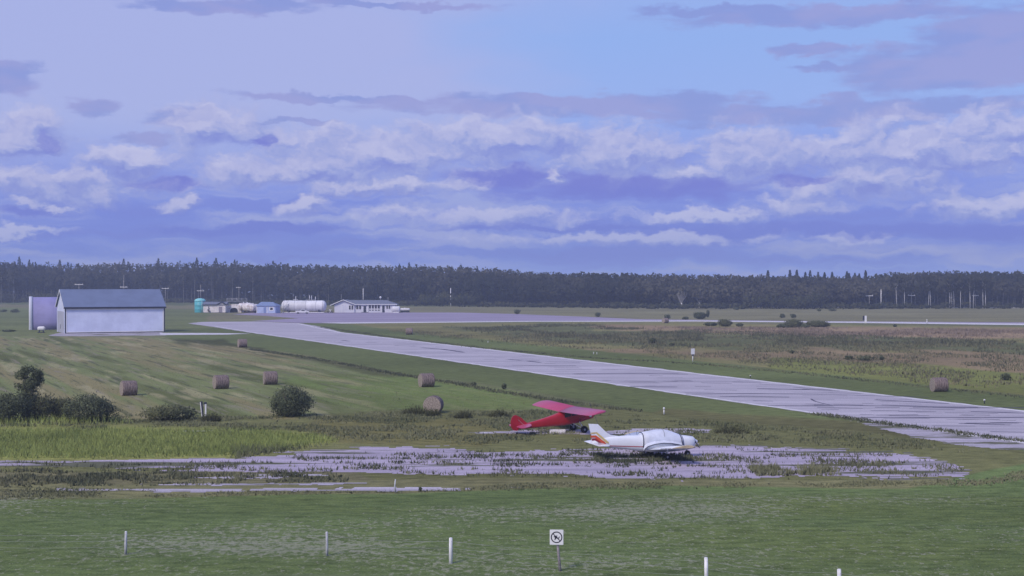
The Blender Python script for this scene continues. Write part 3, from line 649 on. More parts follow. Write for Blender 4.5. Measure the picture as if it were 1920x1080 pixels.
# pale shed with a little gable over the door
def shed():
    p = G(381, 586.4); o = empty('shed', p, 0, label='small pale shed with a grey door under a little gable, beside the teal tank', cat='shed')
    Wd, Dp, E = 8.6, 5.5, 3.05
    w = MB(); w.box(0, Wd, 0, Dp, 0.12, E)
    w.poly([(5.5, -0.012, E), (Wd - 0.1, -0.012, E), (7.05, -0.012, E + 0.85)], (0, 3, 0)); w.build('wall', M_CREAM, o)
    r = MB(); r.poly([(-0.35, -0.4, E), (-0.35, Dp / 2, E + 1.15), (-0.35, Dp + 0.4, E), ], (Wd + 0.7, 0, 0))
    rf = r.build('roof', M_SHIN, o)
    g = MB()
    for a, b in (((5.15, E - 0.05), (7.05, E + 1.0)), ((7.05, E + 1.0), (8.95, E - 0.05))):
        g.poly([(a[0], -0.55, a[1]), (b[0], -0.55, b[1]), (b[0], -0.55, b[1] + 0.24), (a[0], -0.55, a[1] + 0.24)], (0, 3.2, 0))
    g.box(-0.38, 5.2, -0.52, -0.42, E - 0.06, E + 0.18)
    g.build('fascia', M_TRIMD, o)
    d = MB().box(6.0, 7.35, -0.06, -0.015, 0.14, 2.35).build('door', M_DOOR, o)
    MB().box(7.12, 7.22, -0.12, -0.06, 1.1, 1.3).build('handle', M_STEEL, d)
    MB().box(0, Wd, 0.02, Dp, 0, 0.12).build('footing', M_TRIMD, o)
    for x in (0.02, 5.4, Wd - 0.22): MB().box(x, x + 0.2, -0.05, -0.012, 0.14, E - 0.1).build('corner_board', M_TRIMW, o)
    # things hanging on the wall
    h = MB(); h.tube([(2.2, -0.1, 2.5), (2.0, -0.12, 2.0), (2.4, -0.12, 1.7), (1.7, -0.12, 1.2)], [0.16, 0.22, 0.16, 0.1]); h.tube([(1.7, -0.12, 1.2), (1.9, -0.3, 0.9), (2.6, -0.3, 0.6)], [0.1, 0.3, 0.3])
    tag(h.build('hose', mat('brown_hose', (0.12, 0.09, 0.10), 0.9), None), 'dark coiled hose hanging on the pale shed wall', 'hose').location = p
shed()

# arched white shelter with a dark mouth, then a heap of old white tanks
p = G(425, 586.0); o = empty('arched_shelter', p, 0, label='low white arched shelter with a dark round opening', cat='shelter')
m = MB()
def ar(y, rx, rz, cx=2.85, n=18): return [(cx - rx * math.cos(math.pi * k / n), y, rz * math.sin(math.pi * k / n) ** 0.6) for k in range(n + 1)]
m.rings([ar(0, 2.9, 3.3), ar(5, 2.9, 3.2)], cap=False, closed=False); m.rings([ar(0, 2.9, 3.3), ar(-0.05, 1.6, 1.9)], cap=False, closed=False)
m.rings([ar(5, 2.9, 3.2), ar(5.02, 0.1, 0.1)], cap=False, closed=False); m.build('cover', M_RUST, o)
MB().poly(ar(0.5, 1.7, 2.0), (0, 0.04, 0)).build('opening', M_BLK, o)  # black sheet standing in for the shade inside the mouth
MB().rings([ar(-0.10, 1.75, 2.1), ar(-0.14, 1.55, 1.85)], cap=False, closed=False).build('rim', M_TRIMW, o)
p = G(416, 585.0); p.y += 9
o = empty('catwalk', p, 0, label='raised steel catwalk with railings behind the arched shelter', cat='catwalk')
MB().box(0, 8.2, 0, 1.2, 4.1, 4.28).build('deck', M_STEEL, o)
m = MB()
for y in (0.03, 1.17):
    for x in (0.1, 2.1, 4.1, 6.1, 8.1): m.tube([(x, y, 4.28), (x, y, 5.3)], 0.07, 6)
    m.tube([(0.1, y, 5.3), (8.1, y, 5.3)], 0.08, 6); m.tube([(0.1, y, 4.8), (8.1, y, 4.8)], 0.05, 6)
m.build('railing', M_STEEL, o)
for x in (0.3, 7.9):
    for y in (0.12, 1.08): MB().tube([(x, y, 0), (x, y, 4.1)], 0.09, 6).build('leg', M_STEEL, o)
TANKS = [(447, 586.0, 5.2, 1.5, 2.25, 0.5, 'stubby rust-streaked white tank next to the arched shelter'),
         (458, 586.2, 4.6, 1.65, 2.1, -0.7, 'fat old white tank turned end-on in the tank cluster'),
         (469, 586.6, 3.8, 1.45, 1.95, 0.9, 'tilted pale tank nearest the blue shed')]
for (px, py, L, r, z, rz, lab) in TANKS:
    p = G(px, py); o = empty('fuel_tank', p, rz, label=lab, cat='tank', group='old white tanks heaped between the shelter and the blue shed')
    m = MB(); capsule(m, L, r, z, bulge=0.45); m.build('shell', M_RUST, o)
    for x in (L * 0.2, L * 0.75): MB().box(x, x + 0.25, -r * 0.7, r * 0.7, 0, z - r * 0.55).build('cradle', mat('dark_timber', (0.08, 0.06, 0.06), 0.9), o)
    MB().tube([(L * 0.4, 0, z + r * 0.95), (L * 0.4, 0, z + r + 0.35)], 0.22, 10).build('hatch', M_TRIMW, o)

# blue shed
def blue_shed():
    p = G(481, 587.0); o = empty('shed', p, math.radians(-12), label='pale blue shed with blue hipped roof and one dark window', cat='shed')
    Wd, Dp, E = 7.6, 5.2, 2.75
    MB().box(0, Wd, 0, Dp, 0, E).build('wall', M_BLUE, o)
    m = MB(); a = [(-0.4, -0.4, E), (Wd + 0.4, -0.4, E), (Wd + 0.4, Dp + 0.4, E), (-0.4, Dp + 0.4, E)]; r1 = (0.8, Dp / 2, E + 1.5); r2 = (Wd - 2.0, Dp / 2, E + 1.5)
    bm = m.bm; v = [bm.verts.new(q) for q in a + [r1, r2]]
    for f in ((0, 1, 5, 4), (1, 2, 5), (2, 3, 4, 5), (3, 0, 4), (3, 2, 1, 0)): bm.faces.new([v[i] for i in f])
    m.build('roof', M_BSHIN, o)
    w = MB().box(5.2, 6.9, -0.08, -0.01, 0.95, 2.35).build('window', M_TRIMW, o)
    MB().box(5.55, 6.55, -0.11, -0.08, 1.2, 2.12).build('pane', M_GLASS, w)
    d = MB().box(2.9, 3.9, -0.08, -0.01, 0.05, 2.2).build('door', mat('blue_door', (0.2, 0.27, 0.5), 0.7), o)
    MB().box(3.7, 3.8, -0.13, -0.08, 1.0, 1.15).build('handle', M_STEEL, d)
    for x in (0.01, 4.15): MB().box(x, x + 0.22, -0.06, -0.012, 0, E - 0.1).build('corner_board', M_TRIMW, o)
blue_shed()

# the big horizontal tank
def big_tank():
    p = G(527, 586.2); p.y += 1; o = empty('fuel_tank', p, math.radians(-3), label='very long white horizontal fuel tank with pipes on top', cat='tank')
    L, r, z = 17.6, 2.15, 2.55
    m = MB(); capsule(m, L, r, z, bulge=0.6, seg=32); m.build('shell', M_TANK, o)
    m = MB()
    for x in (0.07, 0.3, 0.55, 0.78, 0.93):
        m = MB(); m.rings([[(L * x + dx, (r + 0.03) * math.cos(a), z + (r + 0.03) * math.sin(a)) for a in (2 * math.pi * k / 32 for k in range(32))] for dx in (0, 0.12)]); m.build('band', M_STEEL, o)
    for x in (2.6, 8.6, 14.6):
        MB().box(x, x + 0.6, -1.7, 1.7, 0, 1.15).build('saddle', mat('dark_base', (0.06, 0.06, 0.09), 0.9), o)
    MB().box(0.6, 17, -1.9, -1.6, 0.0, 0.22).build('base_rail', M_TRIMW, o)
    for x, h in ((5.6, 1.55), (11.0, 2.0), (11.8, 1.9), (13.3, 1.5)):
        MB().tube([(x, 0, z + r - 0.1), (x, 0, z + r + h)], 0.11, 8).build('vent_pipe', M_TRIMW, o)
    MB().tube([(4.7, -0.3, z + r + 0.35), (6.6, -0.3, z + r + 0.35)], 0.09, 6).build('pipe', M_TRIMW, o)
    for x in (9.7, 11.7):
        m = MB(); m.box(x, x + 1.5, -0.6, 0.6, z + r - 0.12, z + r + 0.12); m.tube([(x, -0.6, z + r + 0.45), (x + 1.5, -0.6, z + r + 0.45)], 0.06, 6); m.tube([(x, -0.6, z + r), (x, -0.6, z + r + 0.45)], 0.06, 6); m.tube([(x + 1.5, -0.6, z + r), (x + 1.5, -0.6, z + r + 0.45)], 0.06, 6)
        m.build('platform', M_STEEL, o)
    m = MB(); m.tube([(-0.5, -0.5, 0), (-0.5, -0.5, z + r + 0.2)], 0.12, 8); m.tube([(-1.0, -0.5, z + r + 0.3), (0.1, -0.5, z + r + 0.3)], 0.2, 8); m.build('filler_stand', M_TRIMD, o)
    m = MB()
    for k in range(7): m.box(0.8 + k * 0.35, 1.2 + k * 0.35, -2.5, -1.9, 0.4 + k * 0.45, 0.5 + k * 0.45)
    m.tube([(0.8, -2.5, 1.2), (3.2, -2.5, 4.4)], 0.06, 6); m.tube([(0.8, -1.9, 0.2), (3.2, -1.9, 3.4)], 0.08, 6); m.tube([(3.2, -2.2, 0), (3.2, -2.2, 3.4)], 0.08, 6); m.build('stair', M_STEEL, o)
big_tank()
# white fuel pump cabinet left of the tank
p = G(521, 586.2); o = empty('pump_cabinet', p, 0, label='small white pump cabinet at the left end of the long tank', cat='cabinet')
MB().box(-0.7, 0.5, 0, 0.8, 0.1, 1.7, 0.05).build('housing', M_TRIMW, o); MB().box(-0.45, 0.25, -0.03, -0.005, 0.9, 1.45).build('panel', M_TRIMD, o)
MB().tube([(0.6, 0.3, 1.3), (1.1, 0.1, 2.3), (1.2, 0.1, 1.0)], 0.07, 6).build('hose', M_STEEL, o)
# white pickup in front of the tank
def pickup():
    p = G(567, 588.4); o = empty('pickup_truck', p, math.radians(4), label='small white pickup truck parked in front of the long fuel tank', cat='truck')
    prof = [(-2.5, 0.5), (2.4, 0.5), (2.5, 0.95), (1.35, 1.08), (0.75, 1.62), (-0.45, 1.66), (-0.6, 1.1), (-2.5, 1.1)]
    b = MB().poly([(x, -0.85, z) for x, z in prof], (0, 1.7, 0)); bmesh.ops.bevel(b.bm, geom=b.bm.edges[:], offset=0.07, segments=2, affect='EDGES'); b.build('body', M_TRIMW, o)
    for y in (-0.87, 0.85): MB().poly([(-0.35, y, 1.12), (1.15, y, 1.12), (0.7, y, 1.55), (-0.3, y, 1.57)], (0, 0.02, 0)).build('window', M_GLASS, o)
    for x in (-1.6, 1.6):
        for y in (-0.9, 0.7):
            w = empty_wheel(o, x, y)
def empty_wheel(o, x, y, r=0.36, w=0.2):
    m = MB(); m.rings([[(x + q * math.cos(a), yy, r + q * math.sin(a)) for a in (2 * math.pi * k / 18 for k in range(18))] for yy, q in ((y, r * 0.9), (y + 0.03, r), (y + w - 0.03, r), (y + w, r * 0.9))])
    t = m.build('wheel', M_BLK, o)
    m = MB(); m.rings([[(x + r * 0.55 * math.cos(a), yy, r + r * 0.55 * math.sin(a)) for a in (2 * math.pi * k / 12 for k in range(12))] for yy in (y - 0.01, y + w + 0.01)]); m.build('rim', M_STEEL, t)
    return t
pickup()

# clubhouse / terminal
def window(o, x0, x1, z0, z1, y, low=None):
    w = MB().box(x0 - 0.1, x1 + 0.1, y - 0.07, y - 0.006, z0 - 0.1, z1 + 0.1).build('window', M_TRIMW, o)
    MB().box(x0, x1, y - 0.09, y - 0.07, z0, z1).build('pane', M_GLASS, w); return w
def terminal():
    p = G(627, 586.0); o = empty('terminal_building', p, math.radians(-2), label='long low white airport building with grey roof and a row of dark windows', cat='building')
    Wm = 23.5; E = 3.05; Dp = 9.0
    MB().box(7.8, Wm, 0.6, Dp, 0, E).build('wall', M_SID, o)
    m = MB(); m.box(0, 7.8, 0, Dp + 3, 0, E); m.poly([(0, 0.02, E), (7.8, 0.02, E), (3.5, 0.02, E + 1.6)], (0, Dp, 0)); m.build('wall', M_SID, o)
    m = MB(); a = [(6.5, 0.1, E), (Wm + 0.9, 0.1, E), (Wm + 0.9, Dp + 0.5, E), (3.0, Dp + 0.5, E), (3.0, 4.8, E + 1.75), (Wm - 3.6, 4.8, E + 1.75)]
    v = [m.bm.verts.new(q) for q in a]
    for f in ((0, 1, 5, 4), (1, 2, 5), (2, 3, 4, 5), (3, 0, 4), (3, 2, 1, 0)): m.bm.faces.new([v[i] for i in f])
    for (x0, z0, x1, z1) in ((-1.6, E - 0.35, 3.5, E + 1.78), (3.5, E + 1.78, 8.4, E - 0.1)):
        m.poly([(x0, -0.7, z0), (x1, -0.7, z1), (x1, Dp + 3, z1), (x0, Dp + 3, z0)], (0, 0, 0.12))
    m.build('roof', M_SHIN, o)
    m = MB()
    for (x0, z0, x1, z1) in ((-1.65, E - 0.42, 3.5, E + 1.74), (3.5, E + 1.74, 8.5, E - 0.14)):
        m.poly([(x0, -0.84, z0), (x1, -0.84, z1), (x1, -0.84, z1 + 0.26), (x0, -0.84, z0 + 0.26)], (0, 0.12, 0))
    m.box(8.4, Wm + 0.95, -0.02, 0.09, E - 0.02, E + 0.22); m.build('fascia', M_TRIMW, o)
    for x in (5.7, 6.7): window(o, x, x + 0.62, 1.2, 2.75, 0.0)
    for x in (8.5, 9.6): window(o, x, x + 0.72, 1.3, 2.7, 0.6)
    for x in (13.4, 14.55, 15.7, 16.85):
        window(o, x, x + 0.8, 1.55, 2.85, 0.6)
        window(o, x, x + 0.8, 0.75, 1.15, 0.6)
    for x in (20.2, 21.1): window(o, x, x + 0.6, 1.45, 2.75, 0.6)
    d = MB().box(11.3, 12.3, 0.5, 0.593, 0.05, 2.5).build('door', M_TRIMD, o); MB().box(12.1, 12.2, 0.44, 0.5, 1.1, 1.3).build('handle', M_STEEL, d)
    d = MB().box(18.7, 19.5, 0.5, 0.593, 0.05, 2.7).build('door', M_TRIMD, o); MB().box(19.3, 19.4, 0.44, 0.5, 1.1, 1.3).build('handle', M_STEEL, d)
    for x in (2.9, 12.9, 18.3): MB().box(x, x + 0.22, 0.38 if x > 8 else -0.1, 0.50 if x > 8 else -0.01, 0, E - 0.05).build('post', M_TRIMW, o)
    m = MB(); m.tube([(17.4, 4.8, E + 1.6), (17.4, 4.8, E + 2.5)], 0.12, 8); m.build('mast', M_STEEL, o)
    m = MB(); bmesh.ops.create_uvsphere(m.bm, u_segments=14, v_segments=10, radius=0.42, matrix=Matrix.Translation((17.4, 4.8, E + 2.8))); m.build('beacon', M_TRIMW, o)
    MB().tube([(20.3, 5.2, E + 1.2), (20.3, 5.2, E + 2.9)], 0.10, 8).build('chimney', M_STEEL, o)
    MB().box(10.6, 13.1, -0.6, 0.5, 0, 0.14).build('step', M_TRIMD, o)
terminal()
def small_tree_thing(name, px, py, label, cat, parts): pass
p = G(735, 586.3); o = empty('storage_tank', p, 0, label='round-topped white tank against the right end of the airport building', cat='tank')
m = MB(); capsule(m, 3.2, 1.15, 1.35, bulge=0.35); m.build('shell', M_TANK, o); MB().box(0.5, 2.7, -0.7, 0.7, 0, 0.35).build('cradle', M_TRIMW, o)
p = G(750, 585.8); o = empty('propane_tank', p, 0, label='slim white propane tank lying on short dark legs, rightmost of the tanks', cat='tank')
m = MB(); capsule(m, 3.9, 0.5, 1.15, bulge=0.9); m.build('shell', M_TANK, o)
for x in (0.7, 2.9): MB().box(x, x + 0.3, -0.3, 0.3, 0, 0.75).build('leg', M_TRIMD, o)
MB().box(1.6, 2.2, -0.2, 0.2, 1.6, 1.8, 0.04).build('valve_cover', M_TRIMW, o)
MB().box(0.2, 3.7, -0.06, 0.02, 0.1, 0.62).build('skirt', M_TRIMD, o)
# utility trailer of tyres between tank and building
p = G(617, 586.6); o = empty('tyre_rack', p, 0, label='jumble of black tyres on a white rack left of the airport building', cat='rack')
MB().tube([(0, 0, 0), (0.9, 0, 1.4)], 0.07, 6).tube([(0.9, 0, 0), (0, 0, 1.4)], 0.07, 6).tube([(0, 0.8, 1.2), (0, 0, 1.2), (0.9, 0, 1.2)], 0.06, 6).build('frame', M_TRIMW, o)
for x, z in ((-0.35, 0.35), (0.45, 0.42), (1.15, 0.36)):
    m = MB(); m.rings([[(x + q * math.cos(a), yy, z + q * math.sin(a)) for a in (2 * math.pi * k / 16 for k in range(16))] for yy, q in ((0.2, 0.2), (0.15, 0.35), (0.4, 0.35), (0.36, 0.2))], cap=False); m.build('tyre', M_BLK, o)

# ------------------------------------------------------------------ hay bales
M_HAY = mat('weathered_hay', (0.115, 0.085, 0.082), 0.95, var=0.35, vscale=5, bump=1.0, bscale=24, stretch=(4.5, 0.6, 0.6), col2=(0.34, 0.27, 0.245))
M_HAYE = mat('hay_end', (0.33, 0.28, 0.235), 0.95, var=0.3, vscale=8, bump=0.8, bscale=26)
BALES = [(238, 742, 0.50, 0, 'round hay bale left of all in the mown hay field'), (412, 729.5, 0.46, 0, 'round hay bale with one pale end, second in from the left of the hay field'),
         (505, 721.5, 0.30, 0, 'round hay bale standing just above the solitary round bush'), (799, 726, 0.38, 0, 'round hay bale by the dark weed line beside the runway strip'),
         (812, 775, 1.45, 0, 'round hay bale seen end-on, sunk in weeds near the red aeroplane'), (453, 651.5, 0.40, 0, 'small distant hay bale between hangar and runway start'),
         (767, 627.5, 0.0, 0, 'distant hay bale on the far side of the runway'), (1764, 735, 0.12, 0, 'hay bale on the strip at the right, beyond the runway'), (1248, 606, 0.5, 0, 'tiny distant hay bale at the edge of the taxiway')]
def bale_meshes(seed, r=0.78, L=1.45):
    rr = random.Random(seed); n = 40; rings = []
    for i in range(13):
        x = -L / 2 + L * i / 12; e = 0.94 if i in (0, 12) else 1.0
        rg = []
        for k in range(n):
            a = 2 * math.pi * k / n; q = r * e * (1 + 0.018 * mnoise.noise(Vector((x * 5, math.cos(a) * 3 + seed, math.sin(a) * 3))))
            q *= 1 + 0.022 * math.sin(x * 30 + seed)
            z = q * math.sin(a); y = q * math.cos(a) * 1.04
            if z < -r * 0.86: z = -r * 0.86 + (z + r * 0.86) * 0.15
            rg.append((x, y, z + r * 0.88))
        rings.append(rg)
    return rings
for i, (px, py, rz, _, lab) in enumerate(BALES):
    o = empty('hay_bale', G(px, py) + Vector((0, 0.6, 0)), rz, label=lab, cat='hay bale', group='round hay bales left on the fields')
    rg = bale_meshes(i); MB().rings(rg, cap=False).build('straw_roll', M_HAY, o)
    for e in (0, 12):
        m = MB(); c = Vector((rg[e][0][0], 0, 0.69)); sg = -1 if e == 0 else 1
        loops = [[tuple(c.lerp(Vector(q), f) + Vector((sg * (0.035 * (1 - f) + (0.012 if j % 2 else 0)), 0, 0))) for q in rg[e]] for j, f in enumerate((1.0, 0.9, 0.8, 0.7, 0.6, 0.5, 0.4, 0.3, 0.2, 0.1, 0.03))]
        m.rings(loops, cap=False); m.build('end_face', M_HAYE, o)
    # stubble ruff pressed out along the foot of the bale
# ------------------------------------------------------------------ utility poles
M_POLE = mat('weathered_pole', (0.50, 0.47, 0.46), 0.9, var=0.2, vscale=1.0)
M_POLEW = mat('pale_pole', (0.85, 0.84, 0.84), 0.8)
POLES = [  # base px, base row, top row, crossbar width m (0 = none), lean, label
    (845, 574.5, 540, 0, 0, 'tall pale bare pole right of the airport building'),
    (1374, 574.5, 545, 0, 0, 'pale bare pole at the forest edge near two dead trees'),
    (1109, 570, 543, 0, 0, 'slim pale pole in front of the middle of the forest'),
    (1652, 578, 543, 0, 0, 'pale pole at the forest edge on the right'),
    (232, 573, 516, 3.9, 0.38, 'tall thin pole with crossbar behind the white hangar'), (148, 573, 532, 4.4, 0.02, 'leftmost T-shaped pole behind the hangars'),
    (310, 570, 538.5, 4.0, 0.06, 'T-shaped pole just right of the hangar roof'), (376, 570, 534, 4.0, 0.30, 'T-shaped pole behind the teal water tank'),
    (448, 569, 537, 3.2, 0.05, 'faint T-shaped pole above the old tanks'), (640, 570, 540, 0, 0, 'thin pole behind the gable of the airport building'), (681, 572, 541, 0, 0, 'thin pole behind the roof ridge of the airport building'),
    (1630, 578, 553, 3.2, 0.04, 'T-shaped pole left of the pale trunks on the right'), (1709, 578, 550, 3.2, 0.12, 'T-shaped pole between pale trunks on the right'), (1829, 578, 551, 3.0, 0.1, 'T-shaped pole at far right of the forest edge'),
    (1545, 577, 554, 3.0, 0.05, 'short T-shaped pole under the skyline spruces')]
for (px, yb, yt, cb, ex, lab) in POLES:
    p = G(px, yb); h = (yb - yt) / ppm(yb)
    o = empty('utility_pole', p, 0, label=lab, cat='pole', group='utility poles along the forest edge')
    w = 0.22 if cb == 0 else 0.11
    MB().tube([(0, 0, 0), (0, 0, h)], [w, w * 0.75], 8).build('pole_shaft', M_POLEW if cb == 0 else M_POLE, o)
    if cb:
        z = h * (1 - ex) - 0.15
        MB().box(-cb / 2, cb / 2, -0.16, 0.04, z - 0.14, z + 0.14).build('crossbar', M_POLEW, o)
        for x in (-cb * 0.42, cb * 0.42): MB().tube([(x, -0.06, z + 0.14), (x, -0.06, z + 0.44)], 0.08, 6).build('insulator', M_TRIMW, o)
    elif px in (1109,): MB().box(-0.9, 0.9, -0.12, 0.12, h - 0.7, h - 0.4).build('crossbar', M_POLEW, o)

# ------------------------------------------------------------------ markers and posts
M_WPOST = mat('white_painted_post', (0.80, 0.80, 0.82), 0.8, var=0.18, vscale=6, stretch=(1, 1, 0.3))
M_FPOST = mat('weathered_grey_post', (0.46, 0.47, 0.50), 0.9, var=0.3, vscale=9, stretch=(1, 1, 0.25), bump=0.5, bscale=20)
# board on a post beyond the runway
p = G(1299, 679); o = empty('marker_board', p, 0.05, label='pale square board on a thin white post beyond the runway', cat='sign')
MB().tube([(0, 0, 0), (0, 0, 1.15)], 0.07, 8).build('post', M_POLEW, o); MB().box(-0.28, 0.28, -0.10, -0.06, 1.1, 1.95, 0.02).build('board', M_SID, o); MB().box(-0.12, 0.12, -0.13, -0.08, 0.9, 1.1).build('bracket', M_TRIMD, o)
MK = [(1846, 757, 0.42, 'edge marker on the far strip below the right-hand bale'), (1245, 777, 0.60, 'thin white stake near the red aeroplane wing'), (1113, 664, 0.32, 'left of a pair of tiny edge markers beyond the runway'),
      (1119, 664.5, 0.30, 'right of a pair of tiny edge markers beyond the runway'), (915, 643, 0.34, 'edge marker on the far strip left of centre'), (1407, 708, 0.30, 'small dark-based edge marker beyond the runway'), (1738, 607.5, 1.3, 'white marker post on the far taxiway at the right')]
for px, py, h, lab in MK:
    o = empty('edge_marker', G(px, py), 0, label=lab, cat='marker', group='white edge markers along the runway')
    MB().tube([(0, 0, 0), (0, 0, h * 0.75)], 0.05 if h < 1 else 0.1, 8).build('stem', M_TRIMD if px in (1846, 1407) else M_POLEW, o)
    m = MB(); rw = 0.09 if h < 1 else 0.14; m.rings([disc(rw, h * 0.7, 10), disc(rw, h * 0.93, 10), disc(rw * 0.5, h, 10)]); m.build('lamp_head', M_TRIMW, o)
p = G(1622, 606); o = empty('wind_post', p, 0, label='white post with a dark box on the far taxiway', cat='post')
MB().box(-0.1, 0.5, 0, 0.3, 0, 2.1, 0.03).build('post', M_TRIMW, o); MB().box(-0.55, -0.12, 0, 0.4, 0.8, 2.1, 0.04).build('control_box', M_TRIMD, o)
# leaning pair by the low bush
p = G(383, 783); o = empty('marker_post', p, 0.1, label='dark and white paired marker posts leaning above the low bush', cat='post')
MB().poly([(-0.16, 0, 0), (-0.06, 0, 0), (-0.16, 0, 1.35), (-0.30, 0, 1.35)], (0, 0.1, 0)).build('dark_post', M_TRIMD, o)
MB().poly([(-0.22, -0.05, 0), (-0.16, -0.05, 0), (-0.29, -0.05, 1.3), (-0.36, -0.05, 1.3)], (0, 0.04, 0)).build('white_edge', M_TRIMW, o)
MB().box(0.04, 0.17, -0.05, 0.06, 0, 1.15, 0.01).build('white_post', M_TRIMW, o); MB().box(-0.02, 0.2, -0.08, 0.1, 1.15, 1.28).build('cap', M_TRIMD, o)
# grey stake in the verge
p = G(741, 924); o = tag(MB().tube([(0.02, 0, 0), (-0.03, 0, 0.35), (0.01, 0, 0.72)], [0.05, 0.042, 0.03], 7).build('wooden_stake', M_FPOST, None), 'short grey wooden stake in the verge above the lawn', 'stake'); o.location = p

# foreground wire fence: posts and three sagging wires
def fence():
    o = empty('wire_fence', (0, 57, 0), 0, label='wire fence on thin pale posts across the near lawn', cat='fence')
    base = Vector((0, 57, 0)); tops = []
    for px, py, top, w in ((235, 1040, 997, 0.055), (613, 1042.5, 998, 0.055), (845, 1057, 1009, 0.075), (1325, 1098, 1046, 0.075), (1575, 1122, 1068, 0.08), (1960, 1165, 1105, 0.075), (-160, 1036, 992, 0.055)):
        p = G(px, py) - base; h = (py - top) / ppm(py)
        ln = 0.03 * math.sin(px)
        m = MB().tube([p + Vector((0, 0, -0.05)), p + Vector((ln * 0.5, 0, h * 0.5)), p + Vector((ln, 0, h))], [w, w * 0.97, w * 0.9], 9)
        ob = m.build('post', M_WPOST if px in (845, 1325, 1575) else M_FPOST, o); tops.append((p, ln, h))
        cp = MB().tube([p + Vector((ln, 0, h - 0.002)), p + Vector((ln, 0, h + 0.012))], [w * 0.92, w * 0.7], 9).build('post_cap', M_TRIMW, ob)
    tops.sort(key=lambda t: t[0].x)
    for f in (0.35, 0.62, 0.88):
        pts = []
        for (a, la, ha), (b, lb, hb) in zip(tops, tops[1:]):
            for k in range(8):
                t = k / 8; q = a.lerp(b, t); q = q + Vector((la + (lb - la) * t, -0.06, f * (ha + (hb - ha) * t) - 0.10 * math.sin(math.pi * t))); pts.append(q)
        MB().tube(pts, 0.003, 5).build('wire', M_STEEL, o)
fence()
# prohibition sign
def sign():
    p = G(1050.5, 1071); o = empty('warning_sign', p, math.radians(-4), label='square white sign with a struck-out black aeroplane in a ring on a grey post', cat='sign')
    MB().tube([(0.0, 0, -0.05), (-0.07, 0, 0.7), (-0.13, 0, 1.35)], [0.055, 0.05, 0.045], 8).build('post', mat('sign_post_wood', (0.34, 0.30, 0.32), 0.9, var=0.2, vscale=8), o)
    c = Vector((-0.14, -0.075, 1.33)); w, h = 0.265, 0.295
    MB().box(c.x - w, c.x + w, -0.088, -0.066, c.z - h, c.z + h, 0.006).build('board', M_TRIMW, o)
    mk = mat('black_paint', (0.012, 0.012, 0.03), 0.6)
    m = MB(); n = 40
    for k in range(n):
        a, b = 2 * math.pi * k / n, 2 * math.pi * (k + 1) / n
        m.poly([(c.x + q * math.cos(t), -0.0915, c.z + q * math.sin(t)) for q, t in ((0.225, a), (0.225, b), (0.185, b), (0.185, a))])
    d = Vector((0.7071, 0, -0.7071)); nn = Vector((0.7071, 0, 0.7071))
    cc = Vector((c.x, -0.0935, c.z)); m.poly([cc - d * 0.2 + nn * 0.017, cc + d * 0.2 + nn * 0.017, cc + d * 0.2 - nn * 0.017, cc - d * 0.2 - nn * 0.017])
    m.build('prohibition_ring', mk, o)
    m = MB(); y = -0.0955; f = lambda L: [(c.x + a, y, c.z + b) for a, b in L]
    m.poly(f([(-0.10, 0.035), (-0.08, 0.055), (-0.03, 0.035), (0.06, -0.012), (0.10, -0.01), (0.115, -0.03), (0.04, -0.055), (-0.06, -0.01), (-0.11, 0.012)]))
    m.poly([(q[0], q[1] - 0.002, q[2]) for q in f([(-0.03, 0.03), (0.01, 0.012), (0.03, 0.07), (0.0, 0.075)])]); m.poly([(q[0], q[1] - 0.002, q[2]) for q in f([(-0.05, 0.0), (0.0, -0.028), (-0.06, -0.10), (-0.085, -0.09)])])
    m.poly([(q[0], q[1] - 0.004, q[2]) for q in f([(0.08, -0.02), (0.105, -0.02), (0.125, 0.03), (0.105, 0.035)])])
    m.build('aeroplane_symbol', mk, o)
sign()
# ------------------------------------------------------------------ aeroplanes (x forward, y to port, z up)
def se(x, zc, hw, hh, n=2.4, k=28, flat=None):
    out = []
    for i in range(k):
        a = 2 * math.pi * i / k; c, s = math.cos(a), math.sin(a)
        out.append((x, hw * math.copysign(abs(c) ** (2 / n), c), zc + hh * math.copysign(abs(s) ** (2 / n), s)))
    return out
def prof_at(tab, x):
    for a, b in zip(tab, tab[1:]):
        if a[0] <= x <= b[0]:
            t = (x - a[0]) / (b[0] - a[0]); return [a[i] + (b[i] - a[i]) * t for i in range(1, len(a))]
    return list(tab[0][1:]) if x < tab[0][0] else list(tab[-1][1:])
def airfoil(n=12, t=0.13):
    up = []; lo = []
    for i in range(n + 1):
        u = (1 - math.cos(math.pi * i / n)) / 2
        y = 5 * t * (0.2969 * math.sqrt(u) - 0.126 * u - 0.3516 * u * u + 0.2843 * u ** 3 - 0.1036 * u ** 4)
        up.append((u, y * 1.25 + 0.02 * math.sin(math.pi * u))); lo.append((u, -y * 0.7 + 0.02 * math.sin(math.pi * u)))
    return up[::-1] + lo[1:-1]
AF = airfoil()
def wing_mesh(m, secs, t=1.0):
    """secs: (y, x of leading edge, z, chord, twist)"""
    m.rings([[(xl - u * c, y, z + v * c * t - (u - 0.3) * c * math.sin(tw)) for u, v in AF] for (y, xl, z, c, tw) in secs])
def wheel(o, x, y, r=0.22, w=0.15, name='wheel'):
    m = MB(); m.rings([[(x + q * math.cos(a), y + yy, r + q * math.sin(a)) for a in (2 * math.pi * k / 20 for k in range(20))] for yy, q in ((-w / 2, r * 0.75), (-w / 2 + 0.03, r), (w / 2 - 0.03, r), (w / 2, r * 0.75))])
    t = m.build(name, M_BLK, o)
    m = MB(); m.rings([[(x + r * 0.3 * math.cos(a), y + yy, r + r * 0.3 * math.sin(a)) for a in (2 * math.pi * k / 14 for k in range(14))] for yy in (-w / 2 - 0.01, w / 2 + 0.01)]); m.build('rim', M_STEEL, t)
    return t

